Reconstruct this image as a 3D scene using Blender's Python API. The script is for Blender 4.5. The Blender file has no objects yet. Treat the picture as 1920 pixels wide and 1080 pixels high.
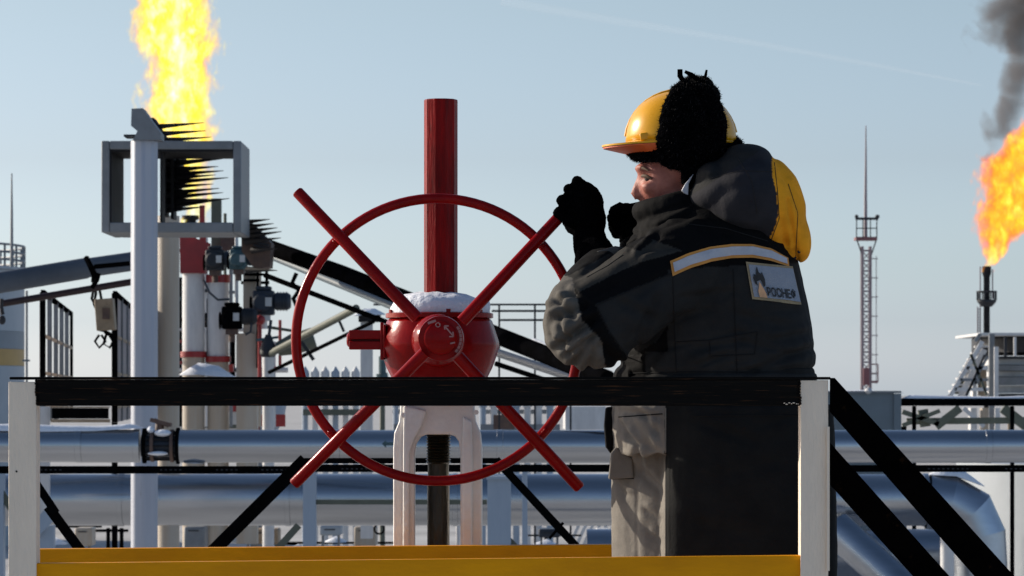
import bpy, bmesh, math, random
from math import pi, sin, cos, radians
from mathutils import Vector, Matrix, noise
from mathutils.bvhtree import BVHTree

random.seed(7)
S = bpy.context.scene
COL = S.collection

# ------------------------------------------------------------------ camera, sky, sun, exposure
CAMZ, FPX = 3.0, 7040.0
cam_d = bpy.data.cameras.new('camera'); cam = bpy.data.objects.new('camera', cam_d); COL.objects.link(cam)
cam.location = (0, 0, CAMZ); cam.rotation_euler = (pi / 2, 0, 0)
cam_d.sensor_width = 36; cam_d.lens = 132.0; cam_d.shift_y = 200 / 1920
cam_d.clip_start = 0.1; cam_d.clip_end = 20000
cam_d.dof.use_dof = True; cam_d.dof.focus_distance = 8.6; cam_d.dof.aperture_fstop = 26
S.camera = cam

SUN_AZ, SUN_EL = radians(-63), radians(21)          # from +Y towards -X : left and a little behind
world = bpy.data.worlds.new('World'); S.world = world; world.use_nodes = True
wt = world.node_tree; wt.nodes.clear()
sky = wt.nodes.new('ShaderNodeTexSky'); sky.sky_type = 'NISHITA'; sky.sun_disc = False
sky.sun_elevation = SUN_EL; sky.sun_rotation = SUN_AZ % (2 * pi)
sky.altitude = 0; sky.air_density = 1.1; sky.dust_density = 1.4; sky.ozone_density = 2.5
hue = wt.nodes.new('ShaderNodeMix'); hue.data_type = 'RGBA'; hue.blend_type = 'MULTIPLY'; hue.inputs[0].default_value = 1
tcw = wt.nodes.new('ShaderNodeTexCoord'); sepw = wt.nodes.new('ShaderNodeSeparateXYZ'); wt.links.new(tcw.outputs['Generated'], sepw.inputs[0])
rmp = wt.nodes.new('ShaderNodeValToRGB'); wt.links.new(sepw.outputs[2], rmp.inputs[0])      # winter haze: colour balance of the air by elevation
RK = [(0.0, (2.3, 2.85, 4.5)), (.007, (2.12, 2.58, 4.05)), (.020, (1.58, 1.95, 3.08)), (.034, (1.39, 1.68, 2.5)), (.0625, (1.20, 1.31, 1.78)), (.104, (1.19, 1.21, 1.40)), (.3, (1.30, 1.20, 1.22)), (1.0, (1.0, .98, .95))]
rmp.color_ramp.elements[0].position = 0; rmp.color_ramp.elements[1].position = 1
for i_, (p_, c_) in enumerate(RK):
    e_ = rmp.color_ramp.elements[0] if i_ == 0 else (rmp.color_ramp.elements[-1] if p_ == 1.0 else rmp.color_ramp.elements.new(p_))
    e_.color = tuple(q / 5 for q in c_) + (1,)
vmw = wt.nodes.new('ShaderNodeVectorMath'); vmw.operation = 'SCALE'; vmw.inputs['Scale'].default_value = 5; wt.links.new(rmp.outputs[0], vmw.inputs[0]); wt.links.new(vmw.outputs[0], hue.inputs[7])
bg = wt.nodes.new('ShaderNodeBackground'); bg.inputs[1].default_value = 0.085
out = wt.nodes.new('ShaderNodeOutputWorld')
wt.links.new(sky.outputs[0], hue.inputs[6]); wt.links.new(hue.outputs[2], bg.inputs[0]); wt.links.new(bg.outputs[0], out.inputs[0])

sun_d = bpy.data.lights.new('sun', 'SUN'); sun = bpy.data.objects.new('sun', sun_d); COL.objects.link(sun)
sun_d.energy = 4.6; sun_d.angle = radians(0.5); sun_d.color = (1.0, 0.90, 0.76)
sv = Vector((sin(SUN_AZ) * cos(SUN_EL), cos(SUN_AZ) * cos(SUN_EL), sin(SUN_EL)))
sun.rotation_euler = sv.to_track_quat('Z', 'Y').to_euler()
sun.location = sv * 50
S.view_settings.view_transform = 'Standard'; S.view_settings.look = 'None'
S.view_settings.exposure = 0.3; S.view_settings.gamma = 1.0; S.view_settings.use_curve_mapping = False
S.render.film_transparent = False
S.cycles.volume_step_rate = 1.0
S.cycles.transparent_max_bounces = 16

# ------------------------------------------------------------------ helpers
def P(px, py, Y):
    """point of the place seen at photo pixel (px,py) standing Y metres away"""
    return Vector(((px - 960) * Y / FPX, Y, CAMZ + (740 - py) * Y / FPX))
def pm(Y): return Y / FPX       # metres per pixel at distance Y

WL = {}
class MB:
    def __init__(s): s.v = []; s.f = []; s.mi = []
    def add(s, vs, fs, m=0):
        o = len(s.v); s.v += [Vector(v) for v in vs]; s.f += [tuple(i + o for i in f) for f in fs]; s.mi += [m] * len(fs); return s
    def box(s, c, sz, R=None, m=0):
        c = Vector(c); vs = []
        for x in (-.5, .5):
            for y in (-.5, .5):
                for z in (-.5, .5):
                    d = Vector((x * sz[0], y * sz[1], z * sz[2]))
                    if R: d = R @ d
                    vs.append(c + d)
        return s.add(vs, [(0, 1, 3, 2), (4, 6, 7, 5), (0, 4, 5, 1), (2, 3, 7, 6), (0, 2, 6, 4), (1, 5, 7, 3)], m)
    def pbox(s, x0, y0, x1, y1, Y, d, m=0):
        """box whose front face covers the pixel rectangle at distance Y, d metres deep"""
        a = P(x0, y0, Y); b = P(x1, y1, Y)
        return s.box(((a.x + b.x) / 2, Y + d / 2, (a.z + b.z) / 2), (abs(b.x - a.x), d, abs(a.z - b.z)), None, m)
    def bar(s, p0, p1, w, d, m=0, up=None):
        p0 = Vector(p0); p1 = Vector(p1); z = (p1 - p0); L = z.length; z.normalize()
        yv = Vector((0, 1, 0)) if up is None else Vector(up)
        if abs(z.dot(yv)) > .98: yv = Vector((1, 0, 0))
        x = yv.cross(z).normalized(); y = z.cross(x).normalized()
        R = Matrix((x, y, z)).transposed()
        return s.box((p0 + p1) / 2, (w, d, L), R, m)
    def tube(s, pts, r, n=12, caps=True, m=0, r2=None):
        pts = [Vector(p) for p in pts]; k = len(pts)
        rs = r if isinstance(r, (list, tuple)) else [r] * k
        tan = []
        for i in range(k):
            t = pts[min(i + 1, k - 1)] - pts[max(i - 1, 0)]; tan.append(t.normalized())
        a = Vector((0, 0, 1)) if abs(tan[0].z) < .9 else Vector((0, 1, 0))
        nx = tan[0].cross(a).normalized(); vs = []
        for i in range(k):
            nx = (nx - tan[i] * nx.dot(tan[i])).normalized(); ny = tan[i].cross(nx)
            for j in range(n):
                an = 2 * pi * j / n
                vs.append(pts[i] + (nx * cos(an) + ny * sin(an)) * rs[i])
        fs = []
        for i in range(k - 1):
            for j in range(n):
                b = i * n; c = b + n; j2 = (j + 1) % n
                fs.append((b + j, b + j2, c + j2, c + j))
        if caps: fs.append(tuple(reversed(range(n)))); fs.append(tuple(range((k - 1) * n, k * n)))
        return s.add(vs, fs, m)
    def cyl(s, p0, p1, r, r1=None, n=20, caps=True, m=0):
        return s.tube([p0, p1], [r, r if r1 is None else r1], n, caps, m)
    def lathe(s, prof, org, axis=(0, 0, 1), n=32, m=0, cap=True):
        """prof: list of (radius, height along the axis)"""
        axis = Vector(axis).normalized(); a = Vector((0, 1, 0)) if abs(axis.y) < .9 else Vector((1, 0, 0))
        x = a.cross(axis).normalized(); y = axis.cross(x); org = Vector(org); vs = []
        for r, h in prof:
            for j in range(n):
                an = 2 * pi * j / n; vs.append(org + axis * h + (x * cos(an) + y * sin(an)) * max(r, 1e-4))
        fs = []
        for i in range(len(prof) - 1):
            for j in range(n):
                j2 = (j + 1) % n; fs.append((i * n + j, i * n + j2, (i + 1) * n + j2, (i + 1) * n + j))
        if cap: fs.append(tuple(reversed(range(n)))); fs.append(tuple(range((len(prof) - 1) * n, len(prof) * n)))
        return s.add(vs, fs, m)
    def prism(s, poly, y0, y1, m=0):
        """poly: list of (x,z), extruded from y0 to y1"""
        n = len(poly); vs = [(x, y0, z) for x, z in poly] + [(x, y1, z) for x, z in poly]
        ar = sum(poly[i][0] * poly[(i + 1) % n][1] - poly[(i + 1) % n][0] * poly[i][1] for i in range(n))
        fs = [tuple(range(n)), tuple(reversed(range(n, 2 * n)))]
        fs += [(i, i + n, (i + 1) % n + n, (i + 1) % n) for i in range(n)]
        return s.add(vs, fs, m)
    def ell(s, c, r, R=None, n=20, m=0):
        c = Vector(c); vs = []; fs = []; k = max(6, n // 2)
        for i in range(k + 1):
            th = pi * i / k
            for j in range(n):
                an = 2 * pi * j / n
                d = Vector((sin(th) * cos(an) * r[0], sin(th) * sin(an) * r[1], cos(th) * r[2]))
                if i in (0, k) and j: d = Vector((0, 0, cos(th) * r[2]))
                if R: d = R @ d
                vs.append(c + d)
        for i in range(k):
            for j in range(n):
                j2 = (j + 1) % n; fs.append((i * n + j, (i + 1) * n + j, (i + 1) * n + j2, i * n + j2))
        return s.add(vs, fs, m)
    def build(s, name, mats, parent=None, smooth=35, bevel=0, label=None, cat=None, group=None, kind=None, origin=None):
        if not isinstance(mats, (list, tuple)): mats = [mats]
        if parent is not None: off = WL[parent.name]
        elif origin is not None: off = Vector(origin)
        else:
            xs = [v.x for v in s.v]; ys = [v.y for v in s.v]; zs = [v.z for v in s.v]
            off = Vector(((min(xs) + max(xs)) / 2, (min(ys) + max(ys)) / 2, min(zs)))
        me = bpy.data.meshes.new(name); me.from_pydata([v - off for v in s.v], [], s.f)
        for mt in mats: me.materials.append(mt)
        me.polygons.foreach_set('material_index', s.mi)
        bm = bmesh.new(); bm.from_mesh(me); bmesh.ops.remove_doubles(bm, verts=bm.verts, dist=1e-6)
        bmesh.ops.recalc_face_normals(bm, faces=bm.faces); bm.to_mesh(me); bm.free()
        if smooth: me.shade_smooth(); me.set_sharp_from_angle(angle=radians(smooth))
        o = bpy.data.objects.new(name, me); COL.objects.link(o)
        if parent is not None: o.parent = parent; WL[o.name] = off.copy()
        else: o.location = off; WL[o.name] = off.copy()
        if bevel:
            b = o.modifiers.new('bevel', 'BEVEL'); b.width = bevel; b.segments = 2; b.limit_method = 'ANGLE'; b.angle_limit = radians(40); b.harden_normals = False
        return tag(o, label, cat, group, kind)

def tag(o, label=None, cat=None, group=None, kind=None):
    if label: o['label'] = label
    if cat: o['category'] = cat
    if group: o['group'] = group
    if kind: o['kind'] = kind
    return o
def thing(name, loc, label, cat, group=None):
    o = bpy.data.objects.new(name, None); COL.objects.link(o); o.location = loc; o.empty_display_size = .1
    WL[o.name] = Vector(loc); return tag(o, label, cat, group)

# ------------------------------------------------------------------ materials
def lin(r, g, b):
    f = lambda c: (c / 255 / 12.92) if c / 255 <= .04045 else ((c / 255 + .055) / 1.055) ** 2.4
    return (f(r), f(g), f(b), 1)
MATS = {}
def mat(name, col, rough=.5, metal=0, col2=None, scale=8, contrast=.5, stretch=(1, 1, 1), bump=0, bscale=60, coat=0, rust=None, rust_amt=.62, spec=.5, rough_var=.1, detail=6, bdist=.01):
    m = bpy.data.materials.new(name); m.use_nodes = True; t = m.node_tree; N = t.nodes; L = t.links
    b = N['Principled BSDF']; tc = N.new('ShaderNodeTexCoord'); mp = N.new('ShaderNodeMapping'); mp.inputs['Scale'].default_value = stretch
    L.new(tc.outputs['Object'], mp.inputs[0])
    nz = N.new('ShaderNodeTexNoise'); nz.inputs['Scale'].default_value = scale; nz.inputs['Detail'].default_value = detail; nz.inputs['Roughness'].default_value = .65
    L.new(mp.outputs[0], nz.inputs['Vector'])
    cr = N.new('ShaderNodeValToRGB'); L.new(nz.outputs[0], cr.inputs[0])
    c = tuple(col[:3]) + (1,); c2 = tuple(col2[:3]) + (1,) if col2 else tuple(x * .75 for x in c[:3]) + (1,)
    h = .5 - .5 * contrast * .6
    cr.color_ramp.elements[0].position = .5 - .3 * (1 - contrast) - .02; cr.color_ramp.elements[1].position = .5 + .3 * (1 - contrast) + .02
    cr.color_ramp.elements[0].color = c2; cr.color_ramp.elements[1].color = c
    last = cr.outputs[0]
    if rust:
        n2 = N.new('ShaderNodeTexNoise'); n2.inputs['Scale'].default_value = scale * 2.3; n2.inputs['Detail'].default_value = 8; n2.inputs['Roughness'].default_value = .7
        L.new(mp.outputs[0], n2.inputs['Vector'])
        r2 = N.new('ShaderNodeValToRGB'); L.new(n2.outputs[0], r2.inputs[0]); r2.color_ramp.elements[0].position = rust_amt; r2.color_ramp.elements[1].position = rust_amt + .06
        mx = N.new('ShaderNodeMix'); mx.data_type = 'RGBA'; L.new(r2.outputs[0], mx.inputs[0]); L.new(last, mx.inputs[6]); mx.inputs[7].default_value = tuple(rust[:3]) + (1,)
        last = mx.outputs[2]
    L.new(last, b.inputs['Base Color'])
    mr = N.new('ShaderNodeMapRange'); L.new(nz.outputs[0], mr.inputs[0]); mr.inputs[3].default_value = max(.02, rough - rough_var); mr.inputs[4].default_value = min(1, rough + rough_var)
    L.new(mr.outputs[0], b.inputs['Roughness'])
    b.inputs['Metallic'].default_value = metal; b.inputs['Specular IOR Level'].default_value = spec
    if coat: b.inputs['Coat Weight'].default_value = coat; b.inputs['Coat Roughness'].default_value = .08
    if bump:
        n3 = N.new('ShaderNodeTexNoise'); n3.inputs['Scale'].default_value = bscale; n3.inputs['Detail'].default_value = 5
        L.new(mp.outputs[0], n3.inputs['Vector'])
        bp = N.new('ShaderNodeBump'); bp.inputs['Strength'].default_value = min(1, bump); bp.inputs['Distance'].default_value = bdist; L.new(n3.outputs[0], bp.inputs['Height']); L.new(bp.outputs[0], b.inputs['Normal'])
    MATS[name] = m; return m

M_white = mat('white_post_paint', (.88, .745, .60), .55, spec=.3, col2=(.74, .63, .51), scale=7, contrast=.3, stretch=(3, 3, .6), bump=.35, bscale=60, rust=(.10, .06, .04), rust_amt=.73)
M_blackrail = mat('black_rail_paint', (.006, .005, .004), .4, col2=(.002, .0015, .0015), scale=10, stretch=(.35, 6, 9), bump=.4, bscale=16, rust=(.045, .020, .009), rust_amt=.57, spec=.06, bdist=.003)
M_blackdiag = mat('black_stair_rail_paint', (.0025, .002, .002), .7, col2=(.0012, .001, .001), scale=6, stretch=(2, 2, 2), bump=.4, bscale=40, rust=(.012, .006, .003), rust_amt=.62, spec=.0, bdist=.003)
M_yellow = mat('yellow_board_paint', (.80, .335, .003), .5, spec=.10, col2=(.62, .245, .004), scale=3, stretch=(1, 1, 4), bump=.1, bscale=30, rust=(.16, .09, .02), rust_amt=.74)
M_red = mat('red_valve_paint', (.29, .004, .005), .22, col2=(.17, .0025, .003), scale=10, bump=.25, bscale=50, spec=.12, rust=(.09, .008, .008), rust_amt=.66, bdist=.003)
M_redtube = mat('red_spindle_paint', (.30, .0035, .004), .36, col2=(.085, .0015, .002), scale=12, stretch=(3, 3, .35), bump=.5, bscale=60, spec=.10, rust=(.02, .003, .003), rust_amt=.60, bdist=.003)
M_yoke = mat('white_yoke_paint', (.82, .80, .76), .5, col2=(.70, .675, .64), scale=9, bump=.4, bscale=45, rust=(.22, .14, .10), rust_amt=.70)
M_thread = mat('greased_steel', (.012, .011, .008), .3, metal=.4, col2=(.03, .026, .015), scale=14, stretch=(3, 3, .5), bump=.3)
M_snow = mat('snow', (.78, .81, .87), .75, col2=(.66, .70, .78), scale=18, bump=.6, bscale=50, rough_var=.05)
M_ground = mat('trodden_snow', (.52, .52, .52), .85, col2=(.30, .30, .30), scale=.25, contrast=.4, bump=.5, bscale=2)
M_alu = mat('aluminium_cladding', (.47, .495, .53), .24, metal=1, col2=(.37, .39, .42), scale=1.5, stretch=(.25, 3, 3), bump=.12, bscale=2.5, rough_var=.08)
M_alud = mat('dull_aluminium_cladding', (.42, .45, .50), .3, metal=1, col2=(.30, .33, .37), scale=1.6, stretch=(.3, 2, 2), bump=.15, bscale=3)
M_grey = mat('grey_steel_paint', (.20, .215, .235), .5, col2=(.14, .155, .17), scale=4, bump=.15)
M_dgrey = mat('dark_grey_steel', (.04, .043, .05), .5, col2=(.022, .024, .03), scale=6, bump=.2, spec=.2)
M_charcoal = mat('charred_steel', (.022, .022, .026), .6, spec=.15, col2=(.010, .010, .011), scale=5, bump=.3, rust=(.07, .04, .025), rust_amt=.64)
M_black = mat('black_steel', (.004, .004, .005), .8, col2=(.002, .002, .002), scale=8, bump=.2, rust=(.012, .008, .006), rust_amt=.68, spec=.0)
M_darkred = mat('dark_red_pipe', (.035, .010, .012), .45, col2=(.02, .008, .008), scale=4, bump=.2)
M_colblue = mat('blue_grey_column_paint', (.43, .455, .52), .45, col2=(.35, .375, .44), scale=1.6, stretch=(3, 3, .25), bump=.12, rust=(.22, .22, .23), rust_amt=.66)
M_colbeige = mat('weathered_white_column', (.42, .40, .36), .5, col2=(.38, .30, .22), scale=1.5, contrast=.45, stretch=(4, 4, .22), bump=.2, rust=(.25, .16, .09), rust_amt=.68)
M_bgwhite = mat('plant_white_paint', (.64, .64, .64), .5, col2=(.48, .48, .49), scale=3, stretch=(2, 2, .5), bump=.15, rust=(.3, .22, .16), rust_amt=.72)
M_bgred = mat('plant_red_paint', (.34, .02, .022), .4, col2=(.22, .014, .016), scale=5, bump=.15)
M_motor = mat('slate_motor_paint', (.03, .04, .055), .4, spec=.25, col2=(.03, .036, .05), scale=10, bump=.3)
M_teal = mat('teal_motor_paint', (.04, .10, .12), .4, col2=(.02, .05, .06), scale=10, bump=.3)
M_brown = mat('rusty_brown_steel', (.12, .07, .05), .6, col2=(.06, .035, .03), scale=10, bump=.4)
M_tan = mat('tan_box_paint', (.33, .25, .17), .55, col2=(.22, .16, .10), scale=8, bump=.3, rust=(.12, .06, .03), rust_amt=.6)
M_olive = mat('olive_steel_paint', (.10, .11, .085), .6, col2=(.07, .08, .06), scale=5, bump=.2)
M_ltblue = mat('pale_blue_steel_paint', (.26, .32, .40), .5, col2=(.30, .36, .44), scale=3, stretch=(2, 2, .5), bump=.15)
M_slate = mat('slate_container_paint', (.155, .195, .225), .55, col2=(.12, .155, .18), scale=2.5, bump=.1)
M_tank = mat('pale_tank_paint', (.38, .42, .46), .5, col2=(.31, .35, .39), scale=.6, bump=.1)
M_tankgrey = mat('grey_band_paint', (.22, .26, .30), .5, scale=1)
M_tankyel = mat('ochre_band_paint', (.50, .30, .08), .5, scale=1)
M_mast = mat('hazed_mast_paint', (.30, .25, .27), .6, col2=(.22, .18, .20), scale=.8)  # distance haze put into the colour: muted, as no haze volume is built
M_mastred = mat('hazed_red_mast_paint', (.22, .09, .10), .6, scale=.8)  # red likewise muted in its colour to stand for distance haze
M_glass = mat('gauge_face', (.5, .5, .5), .2, scale=4)

# clothing
M_clblk = mat('black_workwear', (.0055, .0055, .0065), .75, col2=(.003, .003, .0035), scale=30, bump=.4, bscale=180, spec=.10, bdist=.002)
M_clchar = mat('charcoal_workwear', (.0165, .0175, .021), .8, col2=(.012, .0125, .015), scale=14, bump=.4, bscale=160, spec=.08, bdist=.002)
M_cldark = mat('dark_trouser_panel', (.0095, .0105, .012), .8, col2=(.007, .0078, .009), scale=9, bump=.4, bscale=160, spec=.06, bdist=.002)
M_clgrey = mat('grey_workwear', (.20, .182, .162), .85, col2=(.15, .136, .12), scale=12, bump=.4, bscale=150, spec=.1, bdist=.002)
M_clsleeve = mat('grey_sleeve_workwear', (.15, .136, .12), .8, col2=(.09, .083, .075), scale=10, bump=.4, bscale=130, spec=.1, bdist=.002)
M_cuffcl = mat('dark_sleeve_workwear', (.045, .042, .038), .8, col2=(.02, .02, .018), scale=12, bump=.4, bscale=130, spec=.1, bdist=.002)
M_hood = mat('hood_grey_workwear', (.030, .030, .038), .8, col2=(.022, .022, .028), scale=14, bump=.4, bscale=150, spec=.08, bdist=.002)
M_clyel = mat('yellow_workwear', (.72, .31, .012), .7, col2=(.55, .22, .01), scale=14, bump=.4, bscale=90, spec=.2, bdist=.002)
M_orange = mat('orange_piping', (.62, .27, .05), .7, scale=20)
M_refl = mat('reflective_tape', (.46, .47, .52), .4, col2=(.36, .37, .42), scale=30, bump=.2)
M_patch = mat('patch_grey', (.26, .29, .35), .6, col2=(.22, .25, .31), scale=60, bump=.3, bscale=300)
M_ink = mat('black_print', (.008, .008, .010), .6, scale=40)
M_helmet = mat('yellow_hard_hat', (.76, .38, .004), .3, col2=(.66, .31, .004), scale=8, spec=.3, coat=.12, bump=.05, bscale=10)
M_visoror = mat('orange_visor_underside', (.75, .12, .02), .5, scale=20)
M_fur = mat('black_fur', (.0035, .0035, .0042), .95, col2=(.0012, .0012, .0015), scale=60, bump=1, bscale=240, spec=.0)
M_glove = mat('black_knit', (.0038, .0038, .0045), .95, col2=(.0015, .0015, .0018), scale=80, bump=1, bscale=260, spec=.0)
M_skin = mat('skin', (.40, .15, .11), .55, spec=.3, col2=(.26, .08, .06), scale=22, bump=.15, bscale=160)
M_skin.node_tree.nodes['Principled BSDF'].inputs['Subsurface Weight'].default_value = .12
M_skin.node_tree.nodes['Principled BSDF'].inputs['Subsurface Scale'].default_value = .006
M_eye = mat('eye_dark', (.012, .008, .007), .5, scale=30)
M_brow = mat('brown_brow_and_lid_shade', (.10, .055, .03), .8, scale=60)
M_boot = mat('black_boot_leather', (.01, .01, .01), .5, scale=20, bump=.3)

# ------------------------------------------------------------------ ground
g = MB(); n = 60; gv = []; gf = []
for i in range(n + 1):
    for j in range(n + 1):
        u = (i / n * 2 - 1); v = j / n
        x = math.copysign(abs(u) ** 2.2, u) * 3000; y = -40 + v ** 3 * 9000
        gv.append((x, y, (noise.noise(Vector((x * .05, y * .05, 0))) * .12 if y > 45 else 0)))
for i in range(n):
    for j in range(n):
        a = i * (n + 1) + j; gf.append((a, a + n + 1, a + n + 2, a + 1))
g.add(gv, gf); g.build('ground', M_ground, kind='structure', smooth=60)

# ------------------------------------------------------------------ front guard rail, Y = 8
YR = 8.0; k8 = pm(YR); DECK = 1.90
gr = thing('guard_railing', P(790, 740, YR) * Vector((1, 1, 0)) if False else Vector((P(790, 0, YR).x, YR, DECK)),
           'black handrail on two white posts in front of the worker, stair rails descending right', 'railing')
# posts: angle irons with the open side at the back
def angle_post(x0, x1, ytop, flip=False):
    m = MB(); a = P(x0, ytop, YR); b = P(x1, ytop, YR); top = a.z; bot = DECK - .12; w = b.x - a.x; t = .005
    m.box(((a.x + b.x) / 2, YR + t / 2, (top + bot) / 2), (w, t, top - bot))
    xs = b.x - t / 2 if flip else a.x + t / 2
    m.box((xs, YR + t + w / 2, (top + bot) / 2), (t, w, top - bot))
    return m
p = angle_post(16, 68, 716, True).build('post', M_white, gr, bevel=.0012)
bolt = MB(); bolt.cyl(P(31, 884, YR - .001), P(31, 884, YR + .004), .0022, n=8); bolt.build('screw', M_black, p)
p = angle_post(1501, 1553, 713).build('post', M_white, gr, bevel=.0012)
m = MB()  # thin return flange that catches the sun along the right edge of the right post
a = P(1549, 800, YR); b = P(1556, 1070, YR); m.box(((a.x + b.x) / 2, YR - .004, (a.z + b.z) / 2), (.0055, .010, a.z - b.z)); m.build('edge_strip', M_white, p)
# top rail: angle iron, vertical leg between the posts, horizontal leg on top of them
m = MB(); a = P(68.5, 712, YR); b = P(1500, 761, YR)
m.box(((a.x + b.x) / 2, YR + .003, (a.z + b.z) / 2), (b.x - a.x, .006, a.z - b.z))
m.box(((P(18, 0, YR).x + P(1557, 0, YR).x) / 2, YR + .026, P(0, 709.2, YR).z), (P(1557, 0, YR).x - P(18, 0, YR).x, .058, .0058))
m.build('top_rail', M_blackrail, gr, bevel=.0012)
rq0 = random.Random(4)
for (px, n_) in ((69, 9), (1499, 9)):
    m = MB()
    for q in range(n_): m.ell(P(px + rq0.uniform(-1.5, 1.5), 714 + q * 5.3, YR - .001), (.0035, .0025, .0034), n=8)
    m.build('weld_bead', M_blackrail, gr, smooth=60)
for q in range(7): MB().ell(P(1470 + q * 4.6 + rq0.uniform(-1, 1), 757 + rq0.uniform(-2, 2), YR - .0005), (rq0.uniform(.0012, .003), .0012, .0012), n=6).build('paint_chip', M_white, gr)
# stair rails
def srail(xa, ya, xb, yb, w, nm='stair_rail', zoff=0):
    m = MB(); A = P(xa, ya, YR + zoff); B = P(xb, yb, YR + zoff); m.bar(A, B, w * k8, .006)
    d = (B - A).normalized(); nn = Vector((-d.z, 0, d.x)); nn = nn if nn.z > 0 else -nn
    off = nn * (w * k8 / 2 - .003)
    m.bar(A + off + Vector((0, .028, 0)), B + off + Vector((0, .028, 0)), .0055, .05)
    return m.build(nm, M_blackdiag, gr, bevel=.001)
for poly, yo in (([(1556, 708.5), (1565, 708.5), (2024, 1215), (1985, 1250), (1956, 1227), (1556, 772)], 0), ([(1556, 829), (1888, 1200), (1850, 1232), (1556, 908)], .010)):
    m = MB(); m.prism([(P(x, 0, YR).x, P(0, y, YR).z) for x, y in poly], YR + yo - .003, YR + yo + .003)
    a = poly[1] if len(poly) > 4 else poly[0]; b = poly[2] if len(poly) > 4 else poly[1]
    A = P(a[0] + 3, a[1] + 8, YR); B = P(b[0] - 3, b[1] + 2, YR); m.bar(A + Vector((0, .030 + yo, 0)), B + Vector((0, .030 + yo, 0)), .0055, .05)
    m.build('stair_rail', M_blackdiag, gr, bevel=.001)
m = MB(); m.pbox(1985, 1215, 2030, 1900, YR, .006); m.build('lower_post', M_white, gr)
# yellow boards
m = MB(); a = P(66, 1056, YR); b = P(1502, 1046, YR)
poly = [(P(66, 0, YR).x, P(0, 1057, YR).z), (P(1502, 0, YR).x, P(0, 1042, YR).z), (P(1502, 0, YR).x, P(0, 1190, YR).z), (P(66, 0, YR).x, P(0, 1190, YR).z)]
m.prism(poly, YR + .012, YR + .016)
m.prism([(x, z) for x, z in [(poly[0][0], poly[0][1]), (poly[1][0], poly[1][1]), (poly[1][0], poly[1][1] - .003), (poly[0][0], poly[0][1] - .003)]], YR + .0165, YR + .045)
m.build('mid_board', M_yellow, gr, bevel=.001)
YB = 8.93
m = MB(); poly = [(P(40, 0, YB).x, P(0, 1030, YB).z), (P(1180, 0, YB).x, P(0, 1021, YB).z), (P(1180, 0, YB).x, P(0, 1150, YB).z), (P(40, 0, YB).x, P(0, 1150, YB).z)]
m.prism(poly, YB, YB + .005); m.prism([poly[0], poly[1], (poly[1][0], poly[1][1] - .003), (poly[0][0], poly[0][1] - .003)], YB + .0055, YB + .05)
o = m.build('guard_board', M_yellow, label='rear yellow steel board behind the worker and in front of the white valve yoke', cat='guard board', bevel=.001)
for x in (40, 600, 1165): MB().pbox(x, 1155, x + 40, 1700, YB + .06, .04).build('upright', M_white, o)
m = MB(); 
m.pbox(60, 1030.5, 1100, 1033, YB - .0005, .0006)
# platform deck
dk = thing('work_platform', Vector((-.1, 8.5, DECK)), 'raised steel platform deck under the worker, below the frame', 'platform')
m = MB(); m.box((-.1, 8.5, DECK - .02), (3.2, 1.0, .03)); m.build('deck', M_dgrey, dk)
for x in (-1.55, 1.2):
    for y in (8.06, 8.95): MB().box((x, y, (DECK - .04) / 2), (.08, .08, DECK - .045)).build('leg', M_bgwhite, dk)

# ------------------------------------------------------------------ gate valve with hand wheel
YW, YV = 8.72, 9.12
base = Vector((P(825, 0, YV).x, YV, 0))
gv_ = thing('gate_valve', base, 'large red and white gate valve with thin four-spoke handwheel the worker is turning', 'gate valve')
kw = pm(YW); C = P(820, 637, YW)
# rim
m = MB(); R = 265 * kw; r = 9.5 * kw; nn = 96; mm = 12; vs = []; fs = []
for i in range(nn):
    a = 2 * pi * i / nn
    for j in range(mm):
        b = 2 * pi * j / mm; rr = R + r * cos(b)
        vs.append(C + Vector((cos(a) * rr * 1.0, r * sin(b), sin(a) * rr * 1.0)))
for i in range(nn):
    for j in range(mm): fs.append((i * mm + j, ((i + 1) % nn) * mm + j, ((i + 1) % nn) * mm + (j + 1) % mm, i * mm + (j + 1) % mm))
m.add(vs, fs); wheel = m.build('rim', M_red, gv_, smooth=80)
sp = [((782, 596), (556, 358)), ((866, 603), (1066, 388)), ((796, 662), (550, 909)), ((858, 668), (1088, 916))]
for (a, b) in sp:
    m = MB(); p0 = P(a[0], a[1], YW - .045); p1 = P(b[0], b[1], YW - .028)
    d = (p1 - p0).normalized()
    m.tube([p0, p1 - d * .004, p1], [12 * kw, 11.2 * kw, 8.5 * kw], n=14)
    m.build('spoke', M_red, wheel, smooth=50)
for an in (134, 44, 223, -42):
    q = C + Vector((cos(radians(an)) * R, -.008, sin(radians(an)) * R)); wb = MB()
    for t_ in range(5): wb.ell(q + Vector((cos(radians(an + 90)) * (t_ - 2) * .006, random.uniform(-.003, .001), sin(radians(an + 90)) * (t_ - 2) * .006)), (.0075, .006, .0065), n=8)
    wb.build('weld_bead', M_red, wheel, smooth=60)
# hub
kh = pm(8.66); H0 = P(826, 634, 8.655)
m = MB(); m.lathe([(0, .012), (27 * kh, .012), (31 * kh, .016), (32 * kh, .030), (42 * kh, .032), (43 * kh, .05), (38 * kh, .058), (30 * kh, .075), (26 * kh, .30)], H0, (0, 1, 0), n=40)
hub = m.build('hub', M_red, wheel, smooth=40)
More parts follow.
